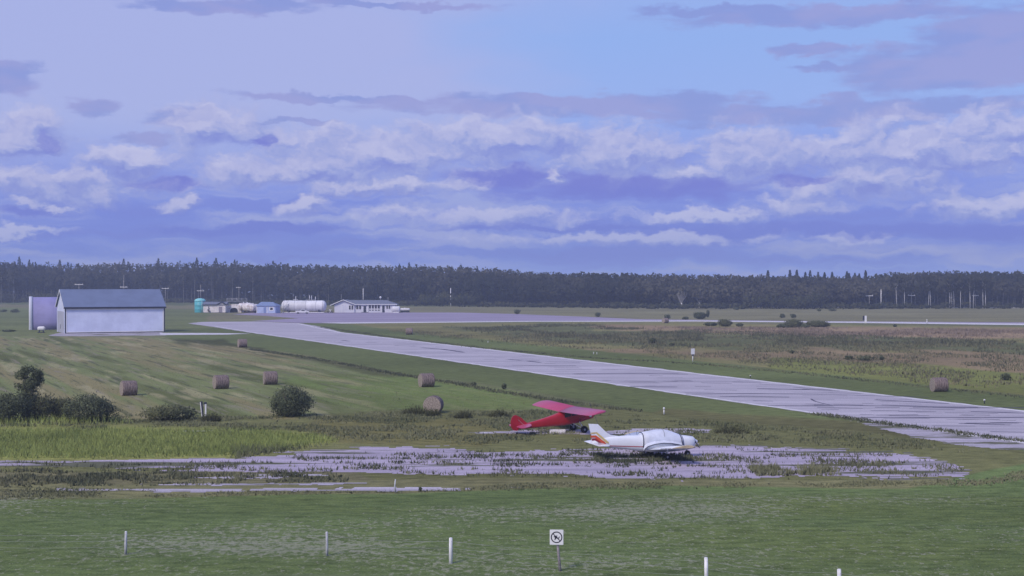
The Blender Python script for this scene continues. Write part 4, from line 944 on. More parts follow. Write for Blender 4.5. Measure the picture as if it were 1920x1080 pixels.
M_PW = mat('white_aircraft_paint', (0.82, 0.85, 0.90), 0.35, 0.5, coat=0.4, var=0.04, vscale=1.0)
M_COV = mat('silver_canopy_cover', (0.68, 0.72, 0.82), 0.6, 0.4, var=0.08, vscale=2.0, bump=0.25, bscale=5)
M_STRAP = mat('dark_strap', (0.02, 0.025, 0.06), 0.8)
M_TAN = mat('faded_tan_tip', (0.52, 0.43, 0.27), 0.6, var=0.12)
def low_wing():
    o = empty('low_wing_aeroplane', G(1235, 858.2), math.radians(15), label='white low-wing light aeroplane with striped tail and covered cockpit on the cracked apron', cat='aeroplane')
    FU = [(-4.55, 1.13, 0.04, 0.10), (-4.2, 1.12, 0.07, 0.20), (-3.3, 1.09, 0.17, 0.34), (-2.2, 1.05, 0.33, 0.45), (-1.4, 0.99, 0.47, 0.52), (-0.6, 0.95, 0.55, 0.56), (0.6, 0.93, 0.56, 0.57), (1.3, 0.93, 0.52, 0.52), (1.9, 0.92, 0.47, 0.46), (2.3, 0.93, 0.40, 0.39), (2.42, 0.95, 0.28, 0.28)]
    m = MB(); m.rings([se(x, z, w, h, 2.8) for x, z, w, h in FU]); m.build('fuselage', M_PW, o)
    # cockpit cover
    CV = [(-1.75, 1.10, 0.41, 0.46), (-1.25, 1.10, 0.52, 0.53), (-0.8, 1.15, 0.56, 0.58), (-0.2, 1.20, 0.57, 0.61), (0.25, 1.21, 0.57, 0.62), (0.7, 1.15, 0.58, 0.59), (1.15, 1.04, 0.57, 0.53), (1.45, 0.98, 0.55, 0.49), (1.5, 0.97, 0.53, 0.47)]
    m = MB(); m.rings([se(x, z, w, h, 2.5) for x, z, w, h in CV[1:]])
    bmesh.ops.bisect_plane(m.bm, geom=m.bm.verts[:] + m.bm.edges[:] + m.bm.faces[:], plane_co=(0, 0, 0.80), plane_no=(0, 0, 1), clear_inner=True)
    m.build('cockpit_cover', M_COV, o)
    def ring(x, r=0.022, z0=None, tilt=0.0, g=0.02):
        zc, w, h = prof_at(CV, x); pts = [Vector((x + tilt * (zz - zc), y, zz)) for _, y, zz in se(x, zc, w + g, h + g, 2.5)]
        pts = [q for q in pts if z0 is None or q.z > z0] if z0 else pts + [pts[0]]
        return pts
    m = MB(); m.tube(ring(-1.22), 0.026, 6); m.tube(ring(1.40, tilt=-0.12), 0.026, 6); m.tube(ring(1.50, tilt=-0.10), 0.018, 6); m.build('strap', M_STRAP, o)
    m = MB(); m.tube([q for q in ring(0.2, g=0.008) if q.z > 0.95][:14], 0.009, 5); m.build('seam', M_TRIMD, o)
    # lower hem of the cover sweeping over the wing root
    for s in (-1, 1):
        pts = [(-1.22, s * 0.55, 0.46), (-1.15, s * 0.6, 0.66), (-0.95, s * 0.64, 0.82), (-0.5, s * 0.66, 0.95), (0.1, s * 0.67, 1.0), (0.7, s * 0.66, 0.96), (1.1, s * 0.64, 0.88), (1.42, s * 0.58, 0.80)]
        MB().tube(pts, 0.026, 6).build('hem', M_STRAP, o)
        MB().rings([[Vector(p) * 1 + Vector((0, 0.012 * s, 0)) for p in pts], [Vector((p[0], s * 0.53, p[2] + 0.22)) for p in pts]], cap=False, closed=False).build('cover_skirt', M_COV, o)
    for s in (-1, 1):
        m = MB(); wing_mesh(m, [(s * 0.35, 0.95, 0.60, 1.95, 0.03), (s * 0.75, 0.86, 0.65, 1.72, 0.03), (s * 1.2, 0.80, 0.70, 1.62, 0.03), (s * 4.3, 0.78, 1.10, 1.58, 0.02)]); w = m.build('wing', M_PW, o)
        m = MB(); wing_mesh(m, [(s * 4.3, 0.79, 1.10, 1.60, 0.02), (s * 4.48, 0.70, 1.13, 1.45, 0.02), (s * 4.58, 0.55, 1.15, 1.15, 0.02)]); m.build('wing_tip', M_TAN, w)
        m = MB(); m.tube([(-0.78, s * 2.4, 0.86), (-0.78, s * 4.2, 1.10)], 0.012, 4); m.build('aileron_gap', M_TRIMD, w)
        m = MB(); wing_mesh(m, [(s * 0.02, -3.80, 1.03, 0.80, 0.0), (s * 1.45, -3.80, 1.03, 0.78, 0.0), (s * 1.56, -3.9, 1.03, 0.60, 0.0)], 0.8); m.build('tailplane', M_PW, o)
        m = MB(); m.tube([(0.02, s * 1.52, 0.78), (0.0, s * 1.52, 0.3)], [0.07, 0.05], 8); m.build('gear_leg', M_PW, o); wheel(o, 0.0, s * 1.52, 0.22, 0.16)
    m = MB(); m.tube([(1.85, 0, 0.7), (1.98, 0, 0.22)], [0.05, 0.04], 8); m.tube([(1.98, -0.1, 0.22), (1.98, 0.1, 0.22)], 0.03, 6); m.build('nose_leg', M_STEEL, o); wheel(o, 1.98, 0, 0.21, 0.13, 'nose_wheel')
    # fin and rudder
    fin = [(-2.65, 1.46), (-3.25, 1.55), (-3.55, 1.72), (-4.12, 2.26), (-4.44, 2.28), (-4.36, 1.9), (-4.22, 1.2)]
    def plate(pts, t, name, mt, par, y0=None):
        m = MB(); m.poly([(x, -t / 2 if y0 is None else y0, z) for x, z in pts], (0, t, 0)); return m.build(name, mt, par)
    f = plate(fin, 0.10, 'fin', M_PW, o)
    r = plate([(-4.43, 2.28), (-4.74, 2.30), (-4.66, 1.9), (-4.50, 1.45), (-4.62, 1.05), (-4.45, 0.98), (-4.24, 1.2), (-4.35, 1.9)], 0.07, 'rudder', M_PW, o)
    cols = [('yellow_stripe', (0.60, 0.47, 0.20)), ('orange_stripe', (0.60, 0.09, 0.03)), ('maroon_stripe', (0.26, 0.02, 0.035))]
    for i, (nm, c) in enumerate(cols):
        mt = mat(nm + '_paint', c, 0.4, 0.4); o0 = i * 0.185
        for s in (-1, 1):
            y0 = 0.052 if s > 0 else -0.058; x0 = o0 * 0.42
            a = [(-4.62 + 0.03 * i, 1.74 - o0), (-4.25, 1.74 - o0), (-3.60 - x0, 1.20 - o0 * 0.45), (-3.52 - x0, 1.05 - o0 * 0.3), (-3.70 - x0, 1.05 - o0 * 0.3), (-4.32, 1.60 - o0), (-4.60 + 0.03 * i, 1.60 - o0)]
            if i == 0: a = [(-4.60, 1.74), (-4.20, 1.76), (-3.45, 1.12), (-3.45, 1.02), (-3.60, 1.06), (-4.25, 1.66), (-4.6, 1.65)]
            # the fuselage widens forward of the fin; keep the stripe on its skin
            for q, (xa, za) in enumerate(a): pass
            m = MB(); m.poly([(xx, s * (0.056 + max(0.0, (xx + 4.25)) * 0.155), zz) for xx, zz in a]); m.build(nm, mt, f)
    M_RS = mat('red_stripe_paint', (0.45, 0.03, 0.04), 0.4)
    for s in (-1, 1):
        A = []; B = []
        for k in range(10):
            x = -3.6 + 2.4 * k / 9; zc, w, h = prof_at(FU, x); z = 0.87 - 0.01 * k
            for L, dz in ((A, 0.035), (B, -0.015)):
                q = (z + dz - zc) / h; y = w * max(0.05, (1 - abs(q) ** 2.8)) ** (1 / 2.8); L.append((x, s * (y + 0.006), z + dz))
        MB().rings([A, B], cap=False, closed=False).build('side_stripe', M_RS, o)
    m = MB(); m.rings([[(x, q * math.cos(a), 0.98 + q * math.sin(a)) for a in (2 * math.pi * k / 16 for k in range(16))] for x, q in ((2.41, 0.17), (2.52, 0.15), (2.66, 0.08), (2.70, 0.01))]); sp = m.build('spinner', M_PW, o)
    for s in (-1, 1):
        m = MB(); m.rings([[(2.50 + dx, s * yy * 0.93 + dy * 0.3, 0.98 + s * yy * 0.36 + dy) for dx, dy in ((0.015, 0), (0, c), (-0.015, 0), (0, -c))] for yy, c in ((0.1, 0.05), (0.45, 0.07), (0.8, 0.06), (0.93, 0.03))]); m.build('propeller_blade', mat('grey_blade', (0.06, 0.06, 0.08), 0.5, 0.5), sp)
    MB().box(2.36, 2.435, -0.32, -0.18, 0.92, 1.06).box(2.36, 2.435, 0.18, 0.32, 0.92, 1.06).build('air_intake', M_TRIMD, o)
    MB().tube([(-1.9, 0.1, 1.5), (-2.1, 0.1, 1.82)], 0.008, 5).build('antenna', M_TRIMD, o); MB().tube([(-1.5, -0.1, 1.5), (-1.55, -0.1, 1.75)], 0.010, 5).build('antenna', M_TRIMD, o)
low_wing()

M_RED = mat('red_fabric', (0.40, 0.010, 0.022), 0.42, 0.5, coat=0.2, var=0.06, vscale=1.0)
M_REDW = mat('faded_red_sky_tinted_fabric', (0.46, 0.065, 0.155), 0.5, 0.5, coat=0.25, var=0.05, vscale=0.8)  # faded red with the pink of blue sky light mixed into its colour
def high_wing():
    o = empty('high_wing_aeroplane', G(1086, 809.5), math.radians(23), label='red high-wing tail-dragger aeroplane parked behind the white one', cat='aeroplane')
    o.rotation_euler = (0, math.radians(-10.5), math.radians(23)); o.rotation_mode = 'XYZ'
    FU = [(-4.95, 1.42, 0.03, 0.13), (-4.2, 1.39, 0.10, 0.19), (-3.0, 1.33, 0.22, 0.29), (-1.9, 1.29, 0.32, 0.42), (-1.2, 1.30, 0.37, 0.53), (-0.6, 1.31, 0.38, 0.57), (0.0, 1.28, 0.38, 0.58), (0.25, 1.22, 0.37, 0.50), (0.7, 1.13, 0.36, 0.37), (1.2, 1.10, 0.31, 0.32), (1.38, 1.10, 0.20, 0.22)]
    m = MB(); m.rings([se(x, z, w, h, 3.4) for x, z, w, h in FU]); m.build('fuselage', M_RED, o)
    for s in (-1, 1):
        m = MB(); m.poly([(-1.15, s * 0.385, 1.38), (-0.05, s * 0.39, 1.36), (0.12, s * 0.39, 1.45), (-0.02, s * 0.385, 1.80), (-1.05, s * 0.385, 1.80)], (0, s * 0.006, 0)); w = m.build('side_window', M_GLASS, o)
        MB().box(-0.6, -0.56, s * 0.394 - 0.004, s * 0.394 + 0.006, 1.37, 1.8).build('window_frame', M_RED, w)
    MB().poly([(0.02, -0.33, 1.80), (0.02, 0.33, 1.80), (0.34, 0.31, 1.50), (0.34, -0.31, 1.50)], (0.012, 0, 0.012)).build('windscreen', M_GLASS, o)
    z = 1.86; dih = 0.022
    for s in (-1, 1):
        m = MB(); wing_mesh(m, [(s * 0.0, 0.20, z, 1.60, 0.0), (s * 4.5, 0.20, z + 4.5 * dih, 1.60, 0.0), (s * 4.95, 0.14, z + 4.95 * dih, 1.50, 0.0), (s * 5.2, -0.02, z + 5.2 * dih, 1.22, 0.0), (s * 5.32, -0.28, z + 5.3 * dih, 0.72, 0.0)], 0.9)
        w = m.build('wing', M_REDW, o)
        m = MB(); m.tube([(-1.06, s * 2.6, z + 0.07), (-1.06, s * 4.9, z + 0.13)], 0.010, 4); m.build('aileron_gap', M_RED, w)
        m = MB(); m.tube([(-0.02, s * 0.36, 0.86), (0.0, s * 2.55, z + 0.02)], 0.028, 8); m.tube([(-0.02, s * 0.36, 0.86), (-0.85, s * 2.55, z + 0.03)], 0.022, 8); m.build('wing_strut', M_RED, o)
        m = MB(); m.tube([(0.0, s * 0.34, 0.80), (0.0, s * 0.92, 0.30)], [0.035, 0.03], 8); m.tube([(-0.55, s * 0.34, 0.80), (0.0, s * 0.92, 0.30)], 0.022, 8); m.build('gear_leg', M_TRIMW, o); wheel(o, 0.0, s * 0.98, 0.27, 0.20)
        # tailplane with rounded outline
        out = [(-3.95, 0.05), (-4.0, 0.5), (-4.2, 1.1), (-4.55, 1.42), (-4.95, 1.42), (-5.1, 1.1), (-5.05, 0.2), (-4.9, 0.06)]
        m = MB(); m.poly([(x, s * y, 1.50) for x, y in out], (0, 0, 0.045)); m.build('tailplane', M_REDW, o)
        MB().tube([(-4.6, s * 0.75, 1.5), (-4.7, 0.02 * s, 1.22)], 0.012, 5).tube([(-4.6, s * 0.75, 1.54), (-4.75, 0.02 * s, 2.0)], 0.010, 5).build('tail_brace', M_STEEL, o)
    fin = [(-4.0, 1.54), (-4.2, 1.72), (-4.45, 2.04), (-4.7, 2.26), (-4.72, 1.3)]
    rud = [(-4.73, 1.30), (-4.73, 2.28), (-4.88, 2.38), (-5.08, 2.37), (-5.26, 2.2), (-5.38, 1.9), (-5.40, 1.55), (-5.28, 1.30), (-5.0, 1.20)]
    MB().poly([(x, -0.03, zz) for x, zz in fin], (0, 0.06, 0)).build('fin', M_RED, o); MB().poly([(x, -0.022, zz) for x, zz in rud], (0, 0.044, 0)).build('rudder', M_RED, o)
    m = MB(); m.tube([(-4.75, 0, 1.28), (-4.98, 0, 1.15), (-5.02, 0, 1.03)], 0.02, 6); tl = m.build('tail_spring', M_STEEL, o)
    m = MB(); m.rings([[(-5.02 + 0.09 * math.cos(a), yy, 1.0 + 0.09 * math.sin(a)) for a in (2 * math.pi * k / 14 for k in range(14))] for yy in (-0.03, 0.03)]); m.build('tail_wheel', M_BLK, tl)
    m = MB(); m.rings([[(x, q * math.cos(a), 1.1 + q * math.sin(a)) for a in (2 * math.pi * k / 14 for k in range(14))] for x, q in ((1.37, 0.13), (1.48, 0.11), (1.58, 0.02))]); sp = m.build('spinner', M_TRIMW, o)
    for s in (-1, 1):
        m = MB(); m.rings([[(1.45 + dx, s * yy * 0.5, 1.1 + s * yy * 0.86 + dy) for dx, dy in ((0.015, 0), (0, c), (-0.015, 0), (0, -c))] for yy, c in ((0.08, 0.05), (0.45, 0.07), (0.8, 0.06), (0.92, 0.03))]); m.build('propeller_blade', mat('dark_blade', (0.08, 0.08, 0.1), 0.5), sp)
    for s in (-1, 1):
        MB().tube([(0.95, s * 0.28, 1.08), (0.95, s * 0.46, 1.10)], 0.12, 10).build('cylinder', M_STEEL, o)
high_wing()
# tie-down blocks and a white drum under the red aeroplane
for (px, py, w, lab) in ((1041, 811.5, 0.42, 'white concrete tie-down block under the red aeroplane, left one'), (1053, 811.8, 0.30, 'white concrete tie-down block under the red aeroplane, right one')):
    o = tag(MB().box(-w, w, -0.2, 0.2, 0, 0.26, 0.03).build('tie_down_block', mat('whitewashed_concrete', (0.75, 0.74, 0.74), 0.9, var=0.15, vscale=4), None), lab, 'block', 'tie-down blocks'); o.location = G(px, py)
# ------------------------------------------------------------------ vegetation
def leafquads(C, size, rs, flat=0.0):
    """one randomly turned four-sided leaf clump at each centre"""
    n = len(C); a = rs.normal(size=(n, 3)); a[:, 2] *= (1 - flat); a /= np.linalg.norm(a, axis=1)[:, None]
    b = np.cross(a, rs.normal(size=(n, 3))); b /= np.linalg.norm(b, axis=1)[:, None] + 1e-9
    s = (np.asarray(size) * rs.uniform(0.6, 1.3, n))[:, None]
    k = rs.uniform(0.5, 0.9, (n, 1))
    V = np.stack([C - a * s * 0.5, C + b * s * 0.5 * k, C + a * s * 0.5, C - b * s * 0.5 * k], 1).reshape(-1, 3)
    Q = np.arange(4 * n).reshape(n, 4); return V, Q
def lobes(rs, n, cx, cy, cz, rx, ry, rz, count, shell=0.45):
    """points through n overlapping lobes"""
    d = rs.normal(size=(count // 2, 3)); d /= np.linalg.norm(d, axis=1)[:, None]; r = rs.uniform(shell, 1, (count // 2, 1)) ** 0.6 * (1 + 0.16 * np.abs(rs.normal(size=(count // 2, 1))))
    C = [np.array([cx, cy, cz]) + d * r * np.array([rx * 0.84, ry * 0.84, rz * 0.84])]
    for i in range(n):
        th = rs.uniform(0, 2 * math.pi); q = rs.uniform(0, 0.62)
        lx, ly = cx + rx * q * math.cos(th), cy + ry * q * math.sin(th); lz = cz + rz * rs.uniform(-0.45, 0.5); f = rs.uniform(0.35, 0.6)
        d = rs.normal(size=(count // n, 3)); d /= np.linalg.norm(d, axis=1)[:, None]; r = rs.uniform(shell, 1, (count // n, 1)) ** 0.6 * (1 + 0.22 * np.abs(rs.normal(size=(count // n, 1))))
        C.append(np.array([lx, ly, lz]) + d * r * np.array([rx * f, ry * f, rz * f]))
    return np.concatenate(C)
M_BUSH = leafmat('bush_leaves', (0.080, 0.099, 0.057), (0.229, 0.264, 0.149), outw=True)
M_OLIVE = leafmat('olive_leaves', (0.102, 0.117, 0.060), (0.259, 0.270, 0.135), outw=True)
M_BARK = mat('bark', (0.10, 0.085, 0.075), 0.9)
def shrub(px, py, w, h, label, m=None, leaf=0.13, n=3200, seed=0, group='low shrubs', lob=9, stems=4, name='shrub', cat='bush', z0=0.0):
    rs = np.random.RandomState(seed + 100); p = G(px, py)
    o = empty(name, p, 0, label=label, cat=cat, group=group)
    C = lobes(rs, lob, 0, 0, h * 0.48, w / 2, w / 2 * 0.8, h * 0.56, n); C[:, 2] = np.abs(C[:, 2]) * 0.96 + 0.02
    V, Q = leafquads(C, leaf, rs); t = np.clip(0.35 + 0.5 * fbm(C[:, 0] + seed, C[:, 2] + C[:, 1], 0.55, 3, seed) + rs.normal(0, 0.18, len(C)), 0, 1)
    link('foliage', npmesh('foliage', V, Q, np.repeat(t, 4), outv(C)), m or M_BUSH, o)
    mb = MB()
    for k in range(stems):
        a = rs.uniform(0, 6.28); q = w * 0.22; mb.tube([(0.1 * math.cos(a), 0.1 * math.sin(a), 0), (q * 0.5 * math.cos(a), q * 0.5 * math.sin(a), h * 0.4), (q * math.cos(a), q * math.sin(a), h * 0.8)], [0.05 * h / 2, 0.035 * h / 2, 0.012], 6)
    mb.build('stem', M_BARK, o); return o
shrub(18, 792, 3.9, 2.5, 'dark leafy bush at the left edge of the near thicket', seed=1, n=4200)
shrub(70, 788, 3.6, 2.1, 'grey-green bush in the middle of the left thicket', M_OLIVE, seed=2, n=3600)
shrub(113, 786, 2.9, 1.8, 'olive bush sloping down beside the right-hand thicket bush', M_OLIVE, seed=9, n=3000)
shrub(165, 791, 4.3, 2.3, 'broad dark bush at the right end of the left thicket', seed=3, n=5200, lob=12)
shrub(546, 781, 3.7, 2.65, 'solitary dense round dark bush on the hay field edge', seed=4, n=6400, lob=13)
shrub(316, 788, 5.0, 1.3, 'low wide olive bush left of the paired marker posts', M_OLIVE, seed=5, n=3400)
shrub(788, 922, 0.22, 0.26, 'tiny dark plant beside the wooden stake', seed=11, n=120, leaf=0.06, stems=2)
shrub(1312, 598, 4.2, 2.2, 'dark rounded bush standing beyond the taxiway', seed=12, n=2200, leaf=0.28)
shrub(1327, 595, 1.0, 2.5, 'thin dark sapling sticking out of the rounded bush', seed=29, n=260, leaf=0.45)
shrub(1285, 599, 2.2, 0.8, 'flat dark bush left of the rounded one beyond the taxiway', seed=30, n=500, leaf=0.4)
shrub(1360, 612, 4.0, 1.9, 'olive round bush across the white taxiway line', M_OLIVE, seed=13, n=2200, leaf=0.25)
shrub(1333, 611, 3.4, 0.9, 'low grey-green bush left of the olive one', M_BUSH, seed=31, n=1500, leaf=0.35)
shrub(1387, 612, 1.8, 0.8, 'small dark bush right of the olive one', M_BUSH, seed=32, n=600, leaf=0.35)
shrub(1488, 614, 5.6, 2.2, 'broad bush across the taxiway, left of two', M_OLIVE, seed=14, n=2400, leaf=0.27)
shrub(1534, 613, 6.6, 1.7, 'broad olive bush across the taxiway, right of two', M_OLIVE, seed=15, n=2600, leaf=0.27)
shrub(1509, 614.5, 2.4, 0.9, 'dark low bush between the two broad ones', M_BUSH, seed=33, n=700, leaf=0.35)
shrub(1467, 614.5, 3.4, 1.0, 'low dark bush at the left foot of the broad pair', M_BUSH, seed=34, n=600, leaf=0.35)
for k, (px, py, w, h, lab) in enumerate([(970, 589, 2.5, 1.8, 'dark scrubby clump on the far field above the left taxiway'), (1121, 594, 2.4, 1.5, 'dark scrubby clump above the middle of the taxiway'), (1252, 598, 2.2, 1.5, 'dark scrubby clump behind the tiny distant bale'),
        (1467, 596, 2.0, 1.4, 'dark boxy clump left of a similar one on the far field'), (1487, 596, 2.0, 1.4, 'dark boxy clump behind the broad bushes'), (1536, 583.5, 2.0, 0.9, 'left one of the far dark clumps below the forest'), (1560, 583.5, 3.4, 1.1, 'right one of the far dark clumps below the forest'),
        (1380, 581, 3.0, 1.3, 'tiny dark clump at the foot of the pale pole'), (1224, 644, 1.5, 1.1, 'dark upright shrub in the marsh left of the marker board'), (1485, 663, 0.8, 0.5, 'dark dot of a shrub in the marsh'), (1259, 648, 1.0, 0.45, 'small marsh shrub right of the upright one'),
        (1626, 677, 3.5, 0.8, 'dark spiky marsh shrub right of centre'), (1591, 675, 1.4, 0.65, 'small dark marsh shrub left of the spiky ones'), (1885, 713, 1.4, 0.9, 'spiky dark plant above the right-hand bale'), (1654, 675, 0.7, 0.55, 'small marsh shrub at the right tip of the spiky ones'),
        (945, 730, 0.55, 0.65, 'small sapling on the weed line beside the runway strip'), (888, 722, 0.6, 0.32, 'dark tuft on the weed line right of the bale'), (1678, 613, 1.1, 0.7, 'lone dark shrub below the right taxiway'), (6, 585, 3.6, 1.1, 'low dark bush cut by the left edge of the picture, beyond the hangars'), (28, 586, 3.4, 1.5, 'dark low bush just in from the left edge, beyond the hangars'), (16, 622, 3.4, 0.5, 'grassy hummock left of the arched hut')]):
    shrub(px, py, w, h, lab, M_BUSH, leaf=0.11 + 0.12 * min(1, 60 / (py - HY)), n=520, seed=40 + k, lob=6, stems=2)

M_WCL = leafmat('weed_clump_leaves', (0.060, 0.072, 0.036), (0.200, 0.205, 0.095), 0.15, True)
def weed_clump(px, py, w, h, label, seed, n=420):
    rs = np.random.RandomState(seed); o = empty('weed_clump', G(px, py), 0, label=label, cat='weeds', group='weed clumps near the aeroplanes')
    a = rs.uniform(0, 6.28, n); q = np.sqrt(rs.uniform(0, 1, n)); X = q * w / 2 * np.cos(a); Y = q * w * 0.3 * np.sin(a)
    hh = h * (1 - 0.65 * q ** 2) * rs.uniform(0.45, 1.15, n) * (1 + 0.35 * fbm(X + seed, Y, 0.5, 2, seed)); t = rs.uniform(0, math.pi, n); ww = 0.026
    L = np.stack([X * 0.25 + rs.normal(0, 0.08, n), Y * 0.25 + rs.normal(0, 0.08, n)], 1)
    V = np.stack([np.stack([X - np.cos(t) * ww, Y - np.sin(t) * ww, np.zeros(n)], 1), np.stack([X + np.cos(t) * ww, Y + np.sin(t) * ww, np.zeros(n)], 1), np.stack([X + L[:, 0], Y + L[:, 1], hh], 1)], 1).reshape(-1, 3)
    link('blades', npmesh('blades', V, np.arange(3 * n).reshape(n, 3), np.repeat(np.clip(rs.normal(0.4, 0.25, n), 0, 1), 3)), M_WCL, o)
    C = np.stack([X, Y, hh * rs.uniform(0.3, 1.0, n)], 1); V, Q = leafquads(C, 0.10, rs); link('leaves', npmesh('leaves', V, Q, np.repeat(np.clip(rs.normal(0.3, 0.25, n), 0, 1), 4)), M_WCL, o)
weed_clump(780, 776, 2.3, 0.95, 'weedy bush hugging the left of the end-on bale', 7)
weed_clump(812, 780, 1.3, 0.7, 'low weeds growing in front of the end-on bale', 27)
weed_clump(868, 784, 1.5, 0.75, 'small weedy clump right of the end-on bale', 8)
weed_clump(935, 781, 1.7, 0.6, 'low weedy clump left of the red tail', 28)
weed_clump(1372, 812, 2.6, 0.75, 'spiky weed clump beyond the white aeroplane nose', 10)
weed_clump(395, 790, 1.6, 0.85, 'small dark clump at the foot of the paired marker posts', 6)
# young tree over the thicket
def sapling():
    rs = np.random.RandomState(5); o = empty('young_tree', G(50, 788), 0, label='young leafy tree rising above the left thicket', cat='tree')
    pts = [(0, 0, 0), (0.1, 0, 1.3), (-0.05, 0, 2.6), (0.15, 0, 3.6)]
    t = MB().tube(pts, [0.09, 0.075, 0.05, 0.02], 8)
    for k in range(8):
        a = rs.uniform(0, 6.28); z = rs.uniform(1.3, 3.2); t.tube([(0.03, 0, z), (0.7 * math.cos(a), 0.7 * math.sin(a), z + 0.45), (1.05 * math.cos(a), 1.05 * math.sin(a), z + 0.75)], [0.035, 0.022, 0.008], 5)
    t.build('trunk', M_BARK, o)
    C = [lobes(rs, 4, x, y, z, rx, rx, rz, n) for x, y, z, rx, rz, n in ((0.15, 0, 4.0, 0.75, 0.55, 700), (-0.55, 0, 3.75, 0.6, 0.45, 450), (0.85, 0.1, 3.8, 0.55, 0.5, 450), (0.45, 0, 3.2, 0.9, 0.5, 600), (-0.5, 0, 2.7, 0.6, 0.4, 260), (0.1, 0.1, 2.1, 1.0, 0.8, 900), (0.3, 0.0, 2.8, 0.95, 0.6, 700), (1.0, 0, 3.2, 0.45, 0.4, 220))]
    C = np.concatenate(C); V, Q = leafquads(C, 0.12, rs); tt = np.clip(0.45 + 0.4 * fbm(C[:, 0], C[:, 2], 0.5, 2, 3) + rs.normal(0, 0.2, len(C)), 0, 1)
    link('crown', npmesh('crown', V, Q, np.repeat(tt, 4), outv(C)), M_BUSH, o)
sapling()

# ---- grass and weeds (nobody could count the blades)
def in_poly(px, py, poly): return -sdf(px, py, poly, 3.0) / 26.0 > np.random.RandomState(len(px)).uniform(0, 1, len(px)) ** 1.5
def scatter(poly, n, rs, clump=None):
    """points evenly spread over the field inside a picture-plane outline"""
    P = np.array([G(*p)[:2] for p in poly]); lo = P.min(0); hi = P.max(0); out = []
    tot = 0
    for _ in range(60):
        q = rs.uniform(lo, hi, (n * 2, 2)); px = 960 + F * q[:, 0] / q[:, 1]; py = HY + F * H / q[:, 1]
        ok = in_poly(px, py, poly)
        if clump: ok &= fbm(q[:, 0], q[:, 1] * clump[2], clump[0], 3, clump[3]) + rs.normal(0, 0.1, len(q)) > clump[1]
        q = q[ok]; out.append(q); tot += len(q)
        if tot >= n: break
    return np.concatenate(out)[:n]
def blades(name, pts, h, w, m, rs, label, lean=0.35, hv=0.4, tint=0.5, tv=0.2, fan=2, cat='grass', tn=None):
    n = len(pts); P = np.repeat(pts, fan, 0); N = len(P)
    P = P + rs.normal(0, w * 1.3, (N, 2)); a = rs.uniform(0, math.pi, N); hh = h * np.clip(1 + rs.normal(0, hv, N), 0.25, 2.2); ww = w * rs.uniform(0.6, 1.3, N)
    L = rs.normal(0, lean, (N, 2)) * hh[:, None]
    B0 = np.stack([P[:, 0] - np.cos(a) * ww, P[:, 1] - np.sin(a) * ww, np.zeros(N)], 1); B1 = np.stack([P[:, 0] + np.cos(a) * ww, P[:, 1] + np.sin(a) * ww, np.zeros(N)], 1)
    T = np.stack([P[:, 0] + L[:, 0], P[:, 1] + L[:, 1], hh], 1)
    V = np.stack([B0, B1, T], 1).reshape(-1, 3); Q = np.arange(3 * N).reshape(N, 3)
    base = fbm(P[:, 0], P[:, 1], 4.0, 4, 3.3) * 0.55
    t = np.clip(tint + base + rs.normal(0, tv, N), 0, 1)
    o = link(name, npmesh(name, V, Q, np.repeat(t, 3)), m); tag(o, label, cat, kind='stuff')
rs = np.random.RandomState(77)
M_YG = leafmat('yellow_green_grass', (0.191, 0.252, 0.073), (0.433, 0.514, 0.151), 0.12, True)
M_RG = leafmat('rough_grass', (0.121, 0.146, 0.069), (0.302, 0.302, 0.172), 0.12, True)
M_WD = leafmat('dark_weeds', (0.081, 0.099, 0.059), (0.286, 0.286, 0.158), 0.12, True)
M_MG = leafmat('marsh_grass', (0.111, 0.125, 0.077), (0.333, 0.302, 0.172), 0.12, True)
M_RD = leafmat('reddish_grass', (0.212, 0.172, 0.125), (0.464, 0.363, 0.282), 0.12, True)
M_LW = leafmat('lawn_grass', (0.070, 0.132, 0.053), (0.202, 0.287, 0.132), 0.12, True)
blades('tall_grass', scatter([(-60, 806), (200, 803), (480, 806), (600, 815), (640, 828), (560, 842), (440, 857), (200, 862), (-60, 862)], 20000, rs), 0.26, 0.018, M_YG, rs, 'tall yellow-green grass above the broken apron', tint=0.5)
blades('tall_grass', scatter([(430, 838), (560, 838), (640, 832), (560, 845), (450, 862), (430, 862)], 700, rs), 0.28, 0.025, M_RG, rs, 'browner tufts of tall grass at the right end of the yellow patch')
blades('rough_grass', scatter([(-60, 782), (560, 775), (1000, 768), (1320, 785), (1640, 812), (1900, 850), (1760, 850), (1450, 832), (1300, 830), (1000, 838), (680, 832), (560, 815), (-60, 805)], 14000, rs, (3.0, 0.0, 1.0, 5.0)), 0.14, 0.045, M_RG, rs, 'rough olive grass around the two aeroplanes', tint=0.42)
blades('seed_heads', scatter([(-60, 785), (215, 782), (260, 796), (-60, 805)], 900, rs), 0.5, 0.018, M_YG, rs, 'pale grass spikes in front of the left thicket', tint=0.8, cat='grass')
blades('weeds', scatter([(-60, 866), (440, 866), (600, 848), (900, 846), (1300, 836), (1700, 852), (1830, 884), (1700, 900), (1180, 900), (440, 888), (-60, 876)], 5200, rs, (2.2, 0.13, 2.2, 6.0)), 0.17, 0.035, M_WD, rs, 'dark weeds sprouting from cracks in the old apron', tint=0.35, cat='weeds')
blades('weeds', scatter([(-60, 876), (300, 882), (640, 886), (660, 905), (300, 912), (-60, 916)], 4500, rs, (1.6, 0.0, 1.2, 7.0)), 0.15, 0.04, M_WD, rs, 'rough weeds between the apron and the track', tint=0.45, cat='weeds')
blades('weeds', scatter([(1100, 850), (1290, 852), (1320, 864), (1290, 872), (1120, 872)], 1500, rs, (1.0, 0.02, 1.5, 8.0)), 0.20, 0.035, M_WD, rs, 'dark weeds under the white aeroplane', tint=0.25, cat='weeds')
